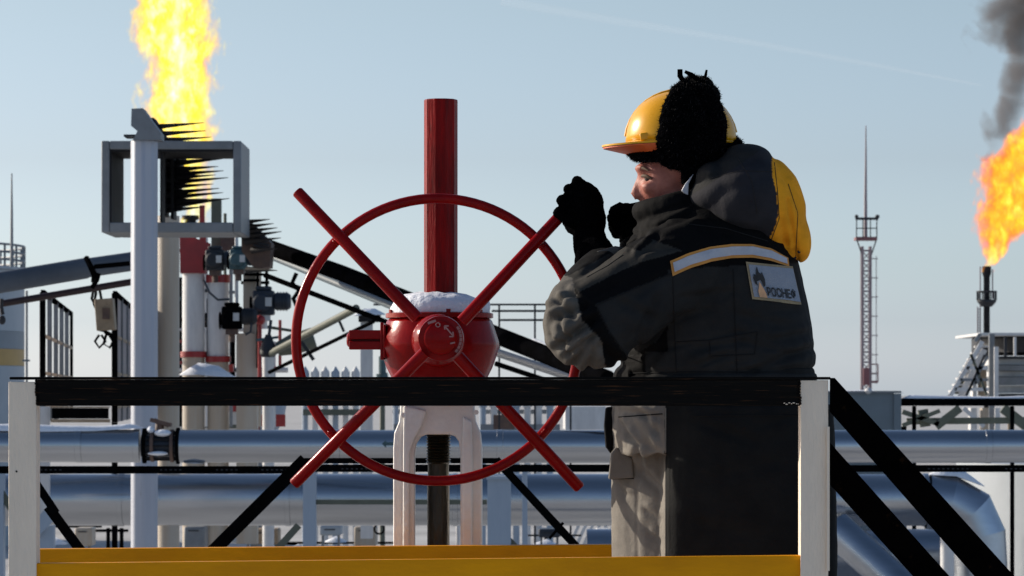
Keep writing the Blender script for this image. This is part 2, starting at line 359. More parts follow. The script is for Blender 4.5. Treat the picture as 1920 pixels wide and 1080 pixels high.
# raised casting marks on the hub face: dash, O, double-ended arrow, dash
m = MB(); fy = H0.y + .0105
def hp(px, py): return Vector((H0.x + (px - 826) * kh, fy, H0.z - (py - 634) * kh))
def stroke(a, b, w): m.bar(hp(*a), hp(*b), w * kh, .004)
stroke((802, 606), (817, 601), 4.5)
pts = [hp(821 + 4 * cos(t * pi / 5), 609 + 4 * sin(t * pi / 5)) for t in range(11)]; m.tube(pts, 1.1 * kh, n=6, caps=False)
stroke((835, 613), (849, 629), 2.6); stroke((833, 611), (841, 611), 2.4); stroke((833, 611), (834, 618), 2.4)
stroke((850, 631), (849, 622), 2.4); stroke((850, 631), (842, 631), 2.4)
stroke((844, 644), (853, 642), 3)
for t in range(7):
    a0 = -.75 + t * .2; a1 = a0 + .17
    m.bar(H0 + Vector((cos(a0) * 38 * kh, .0305, sin(a0) * 38 * kh)), H0 + Vector((cos(a1) * 38 * kh, .0305, sin(a1) * 38 * kh)), .006, .004)
m.build('raised_marks', mat('worn_pink_paint', (.42, .20, .20), .5, scale=30), hub, smooth=0)
# gear box
kv = pm(YV); bc = P(824, 0, YV)
def vz(py): return CAMZ + (740 - py) * kv
prof = [(84, 748), (86, 735), (88, 712), (99, 690), (107, 668), (112, 650), (112, 642), (98, 599), (92, 597)]
m = MB(); m.lathe([(r * kv, vz(y)) for r, y in prof], Vector((bc.x, YV, 0)), n=14)
m.build('gear_housing', M_red, gv_, smooth=28, bevel=.006)
m = MB(); m.lathe([(98 * kv, vz(597)), (101 * kv, vz(596)), (101 * kv, vz(588)), (96 * kv, vz(586.5))], Vector((bc.x, YV, 0)), n=48)
lid = m.build('lid', M_red, gv_, smooth=30)
for i in range(8):
    a = i * pi / 4 + .2; MB().cyl(Vector((bc.x + cos(a) * 90 * kv, YV + sin(a) * 90 * kv, vz(587))), Vector((bc.x + cos(a) * 90 * kv, YV + sin(a) * 90 * kv, vz(581))), .008, n=6).build('bolt', M_red, lid)
# boss the hub shaft comes out of
m = MB(); m.lathe([(52 * kv, 0), (50 * kv, -.05), (46 * kv, -.10), (34 * kv, -.12)], Vector((bc.x, YV - .08, vz(640))), (0, 1, 0), n=28)
m.build('shaft_boss', M_red, gv_)
# side pipe stub on the left
m = MB(); A = P(655, 637, YV - .02); B = P(716, 637, YV - .02)
m.box((A + B) / 2 + Vector((0, 0, .012)), (B.x - A.x, .045, .022)); m.box((A + B) / 2 + Vector((0, 0, -.014)), (B.x - A.x, .045, .020)); m.box((A + B) / 2 + Vector((.002, .012, 0)), (B.x - A.x, .015, .012))
m.lathe([(0, 0), (9 * kv, 0), (14 * kv, .004), (14 * kv, .012)], P(650, 637, YV - .02), (1, 0, 0), n=6)
m.build('side_shaft', M_red, gv_, bevel=.002)
m = MB(); m.box(P(717, 640, YV - .01), (.008, .08, 70 * kv)); m.box(P(722, 640, YV - .01), (.006, .095, 62 * kv)); m.box(P(730, 650, YV - .01), (.018, .08, 40 * kv)); m.build('side_flange', M_red, gv_, bevel=.002)
# rising stem tube
m = MB(); m.lathe([(31.5 * kv, vz(560)), (31.5 * kv, vz(188)), (30 * kv, vz(186.5)), (26 * kv, vz(186.5)), (26 * kv, vz(210))], Vector((P(826.5, 0, YV).x, YV, 0)), n=10)
m.build('stem_cover', M_redtube, gv_, smooth=25, bevel=.003)
# snow dome on the lid
m = MB(); vs = []; fs = []; nn = 40
prof = [(92, 588), (94, 578), (90, 567), (76, 558), (58, 552), (34, 549), (10, 548)]
for r_, y_ in prof:
    for j in range(nn):
        a = 2 * pi * j / nn; q = 1 + .05 * noise.noise(Vector((cos(a) * 2, sin(a) * 2, y_ * .1)))
        vs.append(Vector((bc.x + .003 + cos(a) * r_ * kv * q - (.012 if r_ < 80 else 0), YV + sin(a) * r_ * kv * q, vz(y_) + .004 * noise.noise(Vector((cos(a) * 3, sin(a) * 3, r_ * .05))))))
for i in range(len(prof) - 1):
    for j in range(nn): fs.append((i * nn + j, i * nn + (j + 1) % nn, (i + 1) * nn + (j + 1) % nn, (i + 1) * nn + j))
fs.append(tuple(range((len(prof) - 1) * nn, len(prof) * nn))); m.add(vs, fs)
m.build('snow_mound', M_snow, label='rounded cap of snow on the lid of the red gear housing', cat='snow', smooth=80)
# yoke: bridge with arch, two channel legs
YF = YV - .055
def vx(px): return P(px, 0, YF).x
kf = pm(YF)
def fz(py): return CAMZ + (740 - py) * kf
poly = [(742, 700), (742, 800)]
left = [(752, 745), (748, 790), (739, 812), (737, 840), (737, 1400), (777, 1400), (777, 850), (780, 832), (788, 820), (800, 815)]
right = [(842, 815), (853, 818), (860, 828), (863, 850), (863, 1400), (904, 1400), (904, 840), (901, 812), (892, 790), (888, 745)]
m = MB(); m.prism([(vx(x), fz(y)) for x, y in left + right], YF + .012, YF + .10)
yk = m.build('yoke', M_yoke, gv_, smooth=0, bevel=.006)
m = MB()  # raised ribs on the legs
m.prism([(vx(x), fz(y)) for x, y in [(757, 760), (756, 830), (754, 1400), (766, 1400), (768, 850), (778, 822), (790, 800), (800, 770)]], YF - .006, YF + .0115)
m.prism([(vx(x), fz(y)) for x, y in [(868, 780), (866, 830), (866, 1400), (884, 1400), (886, 840), (884, 790)]], YF - .004, YF + .0115)
m.build('yoke_rib', M_yoke, yk, smooth=0, bevel=.005)
m = MB()
for x, y in ((757, 778), (893, 773)):
    m.cyl(P(x, y, YF - .004), P(x, y, YF + .012), 5 * kf, n=6)
for y in (946, 985): m.bar(P(760, y, YF - .008), P(763, y + 9, YF - .008), .007, .006)
m.build('yoke_bolt', M_yoke, yk)
# threaded stem
m = MB(); st = []; yy = 812; 
while yy < 872:
    st += [(24 * kv, vz(yy)), (20 * kv, vz(yy + 3))]; yy += 5.5
m.lathe(st + [(19.5 * kv, vz(880)), (21 * kv, vz(905)), (21 * kv, vz(1300))], Vector((P(822, 0, YV).x, YV, 0)), n=24)
m.build('threaded_stem', M_thread, gv_, smooth=40)
m = MB(); m.lathe([(.12, 0.9), (.16, 1.0), (.20, 1.3), (.24, 1.35), (.24, 1.42), (.10, 1.44)], Vector((bc.x, YV, 0)), n=24)
m.box((bc.x, YV, .45), (.5, .5, .9)); m.build('valve_body', M_red, gv_)

# ------------------------------------------------------------------ middle distance : black handrails, cable tray
YH = 14.0; kh2 = pm(YH)
hd = thing('handrail', Vector((P(750, 0, YH).x, YH, 0)), 'black hoop-shaped stair handrail sloping down both sides behind the valve yoke', 'handrail')
m = MB(); m.pbox(566, 859, 934, 869, YH, .04); m.build('top_bar', M_black, hd)
m = MB(); m.bar(P(572, 862, YH), P(300, 1132, YH), 24 * kh2, .05); m.build('left_bar', M_black, hd)
m = MB(); m.bar(P(930, 862, YH), P(1180, 1132, YH), 15 * kh2, .05); m.build('right_bar', M_black, hd)
m = MB(); m.bar(P(1030, 1010, YH), P(1056, 980, YH), 5 * kh2, .02); m.bar(P(1044, 978, YH), P(1048, 1000, YH), 5 * kh2, .02); m.build('bracket', M_black, hd)
m = MB(); m.bar(P(40, 865, YH), P(105, 962, YH), 14 * kh2, .03); m.bar(P(90, 950, YH + .02), P(240, 1152, YH + .02), 17 * kh2, .04)
m.build('slanted_handrail', M_black, label='short black slanted handrail beside the left white post', cat='handrail')
YT = 19.0
tr = thing('cable_tray', Vector((P(960, 0, YT).x, YT, P(0, 887, YT).z)), 'long black perforated cable tray running in front of the two silver pipelines', 'cable tray')
m = MB()
for (x0, x1, y0, y1) in ((-60, 566, 874, 888), (560, 1160, 871, 885), (1160, 2000, 872, 885)):
    m.pbox(x0, y0, x1, y1, YT, .02); m.pbox(x0, y1 - 2, x1, y1, YT + .021, .10)
m.build('tray_side', M_black, tr)
kt = pm(YT)
for x0 in (75, 300, 405, 490, 640, 1740, 1885):
    for q in range(9 if x0 > 480 else 5):
        x = x0 + q * 9; MB().pbox(x, 880 - (2 if x > 566 else 0), x + 4, 882 - (2 if x > 566 else 0), YT - .003, .002).build('slot', M_dgrey, tr)
for x in (-30, 1230): MB().bar(P(x, 888, YT + .05), Vector((P(x, 0, YT).x, YT + .05, 0)), .03, .03).build('support_leg', M_ltblue, tr)

# ------------------------------------------------------------------ pipelines
def pipe_mesh(pts, r, n=36): return MB().tube(pts, r, n=n)
def clad_pipe(name, x0, x1, yc, rpx, Y, label, step=1.1, m_=None, group=None, cat='pipeline'):
    k = pm(Y); A = P(x0, yc, Y); B = P(x1, yc, Y)
    t = thing(name, Vector(((A.x + B.x) / 2, Y, A.z - rpx * k)), label, cat, group)
    x = A.x; first = None; i = 0
    while x < B.x - .01:
        xe = min(x + step, B.x); mb = MB(); rr = rpx * k
        dz = random.uniform(-.002, .002)
        mb.tube([(x, Y, A.z + dz), (xe - .05, Y, A.z + dz), (xe - .048, Y, A.z + dz), (xe - .002, Y, A.z + dz)], [rr * .992, rr * .992, rr * 1.018, rr * 1.018], n=40)
        mb.build('cladding_sheet', m_ or M_alu, t, smooth=50); x = xe
    return t, k
def snow_strip(pts, w, h, label, name='snow_ridge', seed=0, wdepth=None):
    """ridge of snow following a line of points (its bottom)"""
    mb = MB(); vs = []; fs = []; pr = [(-1, -.02), (-.85, .55), (-.4, .95), (0, 1), (.4, .95), (.85, .55), (1, -.02)]
    pts = [Vector(p) for p in pts]; fine = []
    for a, b in zip(pts, pts[1:]):
        nseg = max(2, int((b - a).length / (w * .7)))
        fine += [a.lerp(b, i / nseg) for i in range(nseg)]
    fine.append(pts[-1]); K = len(fine)
    for i, q in enumerate(fine):
        e = min(1, (min(i, K - 1 - i) + .15) / 2.0); s_ = .8 + .45 * noise.noise(Vector((q.x * 1.7, seed * 7.1, q.z)))
        for (yy, zz) in pr: vs.append(q + Vector((0, yy * w * (.9 + .2 * s_) * (.5 + .5 * e), zz * h * s_ * 1.2 * e)))
    n_ = len(pr)
    for i in range(K - 1):
        for j in range(n_ - 1): fs.append((i * n_ + j, (i + 1) * n_ + j, (i + 1) * n_ + j + 1, i * n_ + j + 1))
        fs.append((i * n_, i * n_ + n_ - 1, (i + 1) * n_ + n_ - 1, (i + 1) * n_))
    fs.append(tuple(range(n_))); fs.append(tuple(reversed(range((K - 1) * n_, K * n_)))); mb.add(vs, fs)
    return mb.build(name, M_snow, label=label, cat='snow', smooth=70)

YU, YL = 30.0, 36.0
clad_pipe('pipeline', -80, 263, 836, 31, YU, 'upper silver clad pipeline at left, ending at the flanged joint', 1.0)
clad_pipe('pipeline', 333, 2000, 837, 31, YU, 'upper silver clad pipeline running right from the flanged joint behind the valve', 1.3)
clad_pipe('pipeline', -80, 1740, 937, 49, YL, 'lower thicker silver clad pipeline running across behind the valve', 1.6)
snow_strip([P(-60, 806, YU), P(80, 809, YU), P(180, 808, YU), P(268, 802, YU)], .075, .062, 'ridge of snow lying on the upper pipeline at left, before the joint', seed=1)
snow_strip([P(345, 868, YU), P(385, 869, YU)], .10, .02, 'thin sliver of snow under the joint of the upper pipeline', seed=2)
# green flow arrow painted band on the pipe
m = MB(); kk = pm(YU); a = P(722, 832, YU - .135)
m.prism([(P(x, 0, YU - .136).x, P(0, y, YU - .136).z) for x, y in [(716, 832), (724, 825), (724, 829), (742, 829), (742, 835), (724, 835), (724, 840)]], YU - .139, YU - .1335)
m.build('flow_arrow', M_teal, label='small green arrow marking on the upper pipeline left of the valve yoke', cat='arrow marking')
# flanged joint
j = thing('pipe_joint', P(298, 868, YU), 'rusty flanged joint with bolts and bare fittings between the two upper pipeline runs', 'pipe joint')
ku = pm(YU)
for x, r_ in ((268, 33), (283, 30), (320, 31), (331, 34)):
    m = MB(); m.cyl(P(x, 836, YU), P(x + 6, 836, YU), r_ * ku, n=28); m.build('flange', M_brown if x in (283, 320) else M_black, j)
m = MB(); m.cyl(P(265, 836, YU), P(335, 836, YU), 20 * ku, n=24); m.build('bare_pipe', M_motor, j)
for i in range(12):
    a = i * pi / 6; o_ = Vector((0, cos(a) * 26 * ku, sin(a) * 26 * ku)); MB().cyl(P(270, 836, YU) + o_, P(334, 836, YU) + o_, .010, n=6).build('stud', M_charcoal, j)
m = MB(); m.cyl(P(298, 818, YU), P(300, 792, YU), .035, n=12); m.box(P(302, 792, YU), (.17, .12, .03), Matrix.Rotation(.25, 3, 'Y')); m.bar(P(290, 786, YU - .03), P(316, 800, YU - .03), .02, .03); m.build('vent_valve', M_brown, j)
m = MB(); m.ell(P(305, 812, YU - .08), (.07, .06, .03), n=12); m.ell(P(296, 850, YU - .09), (.09, .05, .018), n=12); m.ell(P(283, 806, YU - .05), (.03, .05, .03), n=12)
m.build('snow_patch', M_snow, j)

# elbow of lower pipe at right
el = thing('pipe_elbow', Vector((P(1850, 0, YL).x, YL, 0)), 'segmented silver elbow where the lower pipeline turns down at the right', 'pipe elbow')
k = pm(YL); r_ = 52 * k
def gore(p0, p1, n0, n1, r_, nm='cladding_sheet'):
    vs = []; fs = []; n = 36; p0 = Vector(p0); p1 = Vector(p1); d = (p1 - p0).normalized(); yv = Vector((0, 1, 0)); xv = yv.cross(d)
    for (q, nr) in ((p0, Vector(n0)), (p1, Vector(n1))):
        for i in range(n):
            a = 2 * pi * i / n; o_ = (xv * cos(a) + yv * sin(a)) * r_
            t = -o_.dot(nr) / d.dot(nr); vs.append(q + o_ + d * t)
    fs = [(i, (i + 1) % n, n + (i + 1) % n, n + i) for i in range(n)]
    return MB().add(vs, fs)
ctr = [(1740, 940), (1778, 944), (1815, 965), (1833, 1005), (1836, 1060), (1836, 1700)]
pc = [P(x, y, YL) for x, y in ctr]; dirs = [(pc[i + 1] - pc[i]).normalized() for i in range(5)]
nr = [dirs[0]] + [(dirs[i] + dirs[i + 1]).normalized() for i in range(4)] + [dirs[4]]
for i in range(5):
    gore(pc[i], pc[i + 1], nr[i], nr[i + 1], r_ * (1 + .006 * (i % 2))).build('cladding_sheet', M_alud, el, smooth=60)
snow_strip([P(1740, 890, YL), P(1790, 892, YL), P(1845, 912, YL)], .12, .07, 'clump of snow on top of the pipe elbow at the right', seed=4)

# ------------------------------------------------------------------ columns, frame, spiked guards (left)
YC = 33.0; kc = pm(YC)
c1 = thing('steel_column', Vector((P(270, 0, YC).x, YC, 0)), 'tall pale blue-grey column with slanted hood at its top, left of the flame', 'column')
m = MB(); cx = P(270.5, 0, YC).x
m.lathe([(26 * kc, 0), (26 * kc, P(0, 262, YC).z)], Vector((cx, YC, 0)), n=8); m.build('shaft', M_colblue, c1, smooth=30, bevel=.02)
m = MB(); z1 = P(0, 258, YC).z
pl = [(247, 204), (268, 203), (281, 222), (302, 250), (302, 262), (250, 262), (258, 246), (246, 236)]
m.prism([(P(x, 0, YC - .15).x, P(0, y, YC - .15).z) for x, y in pl], YC - .17, YC + .15); m.build('slanted_hood', M_grey, c1)
m = MB(); m.pbox(232, 252, 296, 256, YC - .16, .3); m.build('top_plate', M_dgrey, c1)
YC2 = 39.0
m = MB(); k = pm(YC2)
m.lathe([(20.5 * k, 0), (20.5 * k, P(0, 405, YC2).z)], Vector((P(316, 0, YC2).x, YC2, 0)), n=24)
m.build('steel_column', M_colbeige, label='weathered off-white column with brown streaks right behind the blue-grey one', cat='column')
YG = 33.6
fr = thing('box_frame', Vector((P(322, 0, YG).x, YG, P(0, 436, YG).z)), 'open rectangular box frame of grey steel around the column tops below the flame', 'steel frame')
def ring_side(nm, x0, y0, x1, y1, m_=M_grey): MB().pbox(x0, y0, x1, y1, YG, 1.1).build(nm, m_, fr, bevel=.01)
ring_side('frame_side', 190, 264, 205, 436); ring_side('frame_side', 437, 264, 452, 436)
ring_side('frame_top', 205.5, 264, 436.5, 280); ring_side('frame_bottom', 205.5, 417, 436.5, 436)
MB().pbox(206, 281, 209, 416.5, YG + .02, 1.06).build('inner_plate', M_charcoal, fr); MB().pbox(209.5, 281, 436, 284, YG + .02, 1.06).build('inner_plate', M_charcoal, fr)
MB().pbox(300, 284.5, 304, 416, YG + .1, .3).build('inner_post', M_charcoal, fr)
def spike(mb, xa, ya, xb, yb, Y, w, d=.0):
    mb.tube([P(xa, ya, Y), P(xa + (xb - xa) * .35, ya + (yb - ya) * .35, Y - .1), P(xb, yb, Y - .25)], [w, w * .62, .003], n=6)
YS = 34.9
sg = thing('spiked_guard', Vector((P(325, 0, YS).x, YS, P(0, 415, YS).z)), 'charred stack of fins with long dark spikes pointing right, in front of the flame', 'spiked guard')
m = MB()
rw = random.Random(3)
for i in range(13):
    y = 268 + i * 9.5; x1 = 340 - max(0, (i - 4)) * 2.2 + rw.uniform(-4, 4)
    MB().pbox(300, y, x1, y + 7.5, YS + rw.uniform(-.1, .1), .5).build('fin', M_charcoal, sg, smooth=0)
m.pbox(303, 262, 312, 405, YS - .1, .3); m.pbox(320, 270, 326, 410, YS - .15, .3)
m.prism([(P(x, 0, YS).x, P(0, y, YS).z) for x, y in [(284, 222), (290, 222), (315, 262), (300, 268), (296, 250)]], YS - .1, YS + .2)
m.build('fin_holder', M_charcoal, sg, smooth=0)
for (xa, ya, xb, yb) in [(292, 237, 382, 230), (300, 250, 386, 245), (308, 262, 396, 257), (335, 305, 428, 296), (342, 316, 409, 312), (340, 325, 419, 320), (335, 340, 428, 333), (330, 360, 411, 353), (332, 368, 418, 361), (332, 384, 430, 372), (325, 349, 400, 345), (318, 276, 400, 268), (326, 291, 405, 285), (330, 332, 404, 328), (322, 376, 396, 373), (318, 393, 382, 388), (452, 421, 450, 421)][:16]:
    mb = MB(); spike(mb, xa - 14, ya + 2, xb, yb, YS, .036); mb.build('spike', M_charcoal, sg, smooth=60)
sg2 = thing('spiked_guard', Vector((P(480, 0, YS).x, YS, P(0, 480, YS).z)), 'smaller fan of dark spikes at the head of the sloping black pipe', 'spiked guard')
for (xa, ya, xb, yb) in [(452, 417, 506, 411), (455, 426, 513, 419), (458, 434, 520, 427), (462, 443, 528, 434), (466, 452, 527, 446), (480, 468, 520, 466), (470, 505, 520, 507)]:
    mb = MB(); spike(mb, xa - 6, ya + 1, xb, yb, YS, .036); mb.build('spike', M_charcoal, sg2, smooth=60)
m = MB(); m.prism([(P(x, 0, YS).x, P(0, y, YS).z) for x, y in [(452, 415), (470, 416), (490, 436), (508, 455), (505, 500), (478, 505), (452, 470)]], YS + .05, YS + .5)
m.build('fin_block', M_brown, sg2, smooth=0)
for i in range(6): MB().bar(P(455 + i * 4, 424 + i * 7, YS), P(492 + i * 3, 432 + i * 7, YS), .02, .06).build('fin', M_dgrey, sg2, smooth=0)

# ------------------------------------------------------------------ far flare stack behind the frame
YFL = 120.0; kfl = pm(YFL)
m = MB(); m.cyl(Vector((P(357, 0, YFL).x, YFL, 0)), P(357, 408, YFL), 11 * kfl, n=16); m.cyl(P(357, 412, YFL), P(357, 404, YFL), 16 * kfl, n=16)
m.build('flare_stack', M_charcoal, label='dark flare stack under the big flame, mostly hidden behind the box frame', cat='flare stack')

# ------------------------------------------------------------------ sloping elevated pipes
def slope_pipe(name, a, b, Y0, Y1, rpx, m_, label, cat='pipe', n=16, mids=()):
    pts = [P(a[0], a[1], Y0)] + [P(*q) for q in mids] + [P(b[0], b[1], Y1)]
    return MB().tube(pts, rpx * pm((Y0 + Y1) / 2), n=n).build(name, m_, label=label, cat=cat)
M_slopegrey = mat('sloping_grey_cladding', (.115, .135, .165), .6, spec=.2, metal=.0, col2=(.08, .095, .12), scale=2, bump=.2)
sp1 = thing('elevated_pipe', P(120, 530, 35.5), 'thick grey clad pipe sloping up to the right at the left edge', 'elevated pipe')
A0, A1, A2 = P(-60, 540, 35), P(160, 503, 36), P(262, 488, 36.5)
MB().tube([A0, A1], 20 * pm(35.5), n=24).build('cladding_sheet', M_slopegrey, sp1); MB().tube([A1 + Vector((.02, 0, .004)), A2], 18 * pm(36.3), n=24).build('cladding_sheet', M_slopegrey, sp1)
m = MB(); m.tube([P(162, 484, 35.1), P(170, 500, 35.0), P(177, 515, 35.1), P(176, 526, 35.6)], .03, n=6); m.tube([P(185, 512, 35.1), P(182, 525, 35.1), P(172, 540, 35.1)], .022, n=6); m.tube([P(178, 500, 35.0), P(242, 494, 35.2)], .026, n=6)
m.build('hanger_strap', M_black, sp1)
slope_pipe('elevated_pipe', (-60, 580), (262, 526), 36, 36.6, 6.5, M_darkred, 'thin dark red pipe sloping under the thick grey pipe at the left edge', 'elevated pipe')
# right descending run
slope_pipe('elevated_pipe', (500, 462), (1140, 712), 36, 30, 16, M_black, 'thick black pipe descending to the right behind the handwheel', 'elevated pipe', mids=[(640, 512, 34.5)])
slope_pipe('elevated_pipe', (508, 480), (745, 578), 36.6, 35, 7, M_slate, 'slim blue-grey pipe running just below the thick black sloping pipe', 'elevated pipe')
slope_pipe('elevated_pipe', (935, 662), (1085, 712), 33.5, 32, 8, M_grey, 'silver pipe under the black sloping pipe between the valve and the worker', 'elevated pipe')
slope_pipe('elevated_pipe', (497, 516), (730, 606), 35.5, 34.5, 5, M_black, 'thin black pipe sloping down to the snow-capped post behind the wheel', 'elevated pipe')
slope_pipe('elevated_pipe', (930, 682), (1050, 722), 34, 33.5, 5, M_black, 'thin black pipe low beside the red gear housing on its right', 'elevated pipe')
snow_strip([P(668, 518, 34.2), P(720, 538, 34), P(760, 554, 33.6)], .04, .045, 'snow lying on the black sloping pipe behind the upper left spoke', seed=5)
snow_strip([P(990, 640, 31.7), P(1060, 668, 31.3), P(1120, 690, 31)], .05, .05, 'snow lying on the black sloping pipe beside the worker elbow', seed=6)
# support post with snow cap and braces
YP = 41.0
sp_ = thing('support_post', Vector((P(688, 0, YP).x, YP, 0)), 'pale support post with snow-capped head, left of the red gear housing', 'support post')
MB().pbox(676, 603, 698, 1010, YP, .2).build('post', M_bgwhite, sp_)
MB().pbox(672, 590, 712, 603, YP - .05, .35).build('head_plate', M_charcoal, sp_)
snow_strip([P(664, 592, YP), P(722, 590, YP)], .14, .13, 'bluish snow cap on the head of the pale support post', seed=8)
slope_pipe('elevated_pipe', (668, 578), (505, 664), 41, 44, 7, M_olive, 'grey-green pipe falling to the left from the snow-capped post', 'elevated pipe')
slope_pipe('elevated_pipe', (700, 603), (505, 698), 40.5, 43, 3.6, M_black, 'thin black line falling to the left under the grey-green pipe', 'elevated pipe')
MB().bar(P(632, 592, 42), P(645, 622, 42), .03, .03).build('hanger', M_dgrey, sp_); MB().bar(P(565, 640, 42), P(588, 675, 42), .04, .03).build('hanger', M_dgrey, sp_)
m = MB(); m.tube([P(556, 512, 34), P(548, 530, 34), P(560, 545, 34), P(550, 560, 34), P(557, 575, 34)], .02, n=6); m.build('dangling_cable', M_black, label='short cable dangling from the black pipes left of the wheel rim', cat='cable')

# gates
def gate(xl, xr, Yl, Yr, ytl, ytr, nb, label, filled=False):
    A = P(xl, ytl, Yl); B = P(xr, ytr, Yr); bot = P(0, 792, Yl).z
    t = thing('access_gate', Vector((A.x, A.y, bot)), label, 'gate')
    MB().bar(Vector((A.x, A.y, bot)), A, .055, .06).build('stile', M_black, t); MB().bar(Vector((B.x, B.y, bot)), B, .035, .06).build('stile', M_black, t)
    MB().bar(A, B, .04, .05, up=(0, 0, 1)).build('top_bar', M_black, t)
    for i in range(1, nb + 1):
        q = A.lerp(B, i / (nb + 1)); MB().bar(Vector((q.x, q.y, bot)), q, .05, .02).build('bar', M_grey, t)
    for zz in (.33, .62, .88):
        a = Vector((A.x, A.y, A.z + (bot - A.z) * zz)); b = Vector((B.x, B.y, B.z + (bot - B.z) * zz))
        MB().bar(a, b, .03, .03, up=(0, 0, 1)).build('cross_bar', M_tan, t)
    if filled: MB().add([A + Vector((0, .03, -.02)), B + Vector((0, .03, -.02)), Vector((B.x, B.y + .03, bot)), Vector((A.x, A.y + .03, bot))], [(0, 1, 2, 3)]).build('mesh_panel', mat('pinkish_mesh', (.33, .30, .31), .7, scale=20), t)
    # posts down to the ground
    MB().bar(Vector((A.x, A.y, 0)), Vector((A.x, A.y, bot - .001)), .055, .05).build('post', M_black, t)
    return t
gate(80, 134, 38, 48.5, 548, 589, 4, 'black framed gate panel of upright bars standing left of the columns')
gate(215, 246, 38, 43.7, 550, 577, 2, 'narrow mesh gate panel half hidden behind the blue-grey column', True)
# junction box with cables
YJ = 37.0
jb = thing('junction_box', P(198, 640, YJ), 'tan junction box with looping cables hanging beside the narrow gate', 'junction box')
m = MB(); m.box(P(198, 590, YJ), (.18, .22, .31), Matrix.Rotation(-.08, 3, 'Y')); m.build('case', M_tan, jb, bevel=.008)
m = MB(); m.box(P(199, 588, YJ - .12), (.07, .02, .11)); m.build('cover', M_brown, jb)
for pts in ([(178, 530), (172, 560), (182, 580), (190, 560), (186, 540)], [(176, 520), (180, 550), (176, 570), (186, 590)], [(184, 618), (200, 622), (212, 628)], [(186, 628), (178, 640), (186, 652), (198, 640), (190, 628)], [(200, 625), (194, 645), (206, 652), (212, 640), (205, 628)]):
    MB().tube([P(x, y, YJ - .02) for x, y in pts], .014, n=6).build('cable', M_black, jb)
MB().bar(P(196, 622, YJ), Vector((P(212, 0, YJ).x, YJ, P(0, 632, YJ).z)), .03, .03).build('bracket', M_black, jb)
m = MB(); m.tube([P(3, 560, 35.6), P(2, 575, 35.6), P(5, 590, 35.6)], .02, n=6); m.ell(P(4, 600, 35.6), (.035, .03, .045), n=8)
m.build('pull_hook', M_dgrey, label='small dark hook hanging from the red pipe at the left edge', cat='hook')

# ------------------------------------------------------------------ risers, vessel, actuators
YD = 45.0; kd = pm(YD)
def riser(xc, hw, ytop, ybot, redtop, label):
    t = thing('riser_pipe', Vector((P(xc, 0, YD).x, YD, 0)), label, 'riser pipe', 'white risers with red collars')
    cx = P(xc, 0, YD).x
    MB().lathe([(hw * kd, P(0, ybot, YD).z), (hw * kd, P(0, ytop, YD).z)], Vector((cx, YD, 0)), n=24).build('pipe', M_bgwhite, t)
    MB().lathe([((hw + 4) * kd, P(0, ybot + 11, YD).z), ((hw + 4) * kd, P(0, ybot, YD).z)], Vector((cx, YD, 0)), n=24).build('lower_collar', M_bgred, t)
    if redtop == 'wedge':
        m = MB(); m.prism([(P(x, 0, YD).x, P(0, y, YD).z) for x, y in [(339, 440), (350, 441), (393, 456), (393, 470), (386, 513), (340, 513)]], YD - .17, YD + .17); m.build('upper_hood', M_bgred, t)
        MB().lathe([((hw) * kd, 0), ((hw) * kd, P(0, ybot + 11, YD).z)], Vector((cx, YD, 0)), n=24).build('lower_pipe', M_colbeige, t)
    else:
        MB().lathe([((hw + 3) * kd, P(0, ytop, YD).z), ((hw + 3) * kd, P(0, ytop - 15, YD).z)], Vector((cx, YD, 0)), n=24).build('upper_collar', M_bgred, t)
        MB().lathe([((hw) * kd, 0), ((hw) * kd, P(0, ybot + 11, YD).z)], Vector((cx, YD, 0)), n=24).build('lower_pipe', M_colbeige, t)
riser(363, 21, 513, 659, 'wedge', 'white riser pipe under the dark red wedge-shaped hood')
riser(409, 20, 530, 668, 'collar', 'white riser pipe with flat red collars, right of the wedge-hooded one')
c3 = thing('equipment_post', Vector((P(461, 0, YD).x, YD, 0)), 'beige rectangular post carrying dark actuators, left of the wheel rim', 'post')
MB().pbox(443, 625, 482, 1020, YD - .2, .25).build('lower_post', M_colbeige, c3)
MB().pbox(456, 500, 480, 624.5, YD - .15, .2).build('upper_post', M_colbeige, c3)
MB().pbox(458, 512, 494, 517, YD - .25, .08).build('bracket', M_black, c3); MB().pbox(456, 523, 486, 528, YD - .25, .08).build('bracket', M_black, c3)
MB().pbox(480.5, 462, 485, 690, YD - .25, .05).build('conduit', M_black, c3)
MB().cyl(P(443.5, 436, YD - .5), P(443.5, 620, YD - .5), .022, n=12).build('steel_rod', M_bgwhite, label='slim white rod standing in front of the dark actuators', cat='rod')
slim = MB(); slim.pbox(396, 372, 414, 520, YD + .5, .15); slim.build('equipment_post', M_olive, label='grey-green post rising behind the box frame to the spikes', cat='post')
m = MB(); m.pbox(374, 385, 383, 430, YD + 1, .1); m.pbox(374, 424, 386, 470, YD + 1, .1); m.build('equipment_post', M_bgred, label='short red upright seen through the box frame', cat='post')
m = MB(); m.pbox(414, 432, 440, 470, YD + .4, .12); m.build('bracket_plate', M_brown, label='rusty orange-brown bracket plate above the dark actuators', cat='bracket')
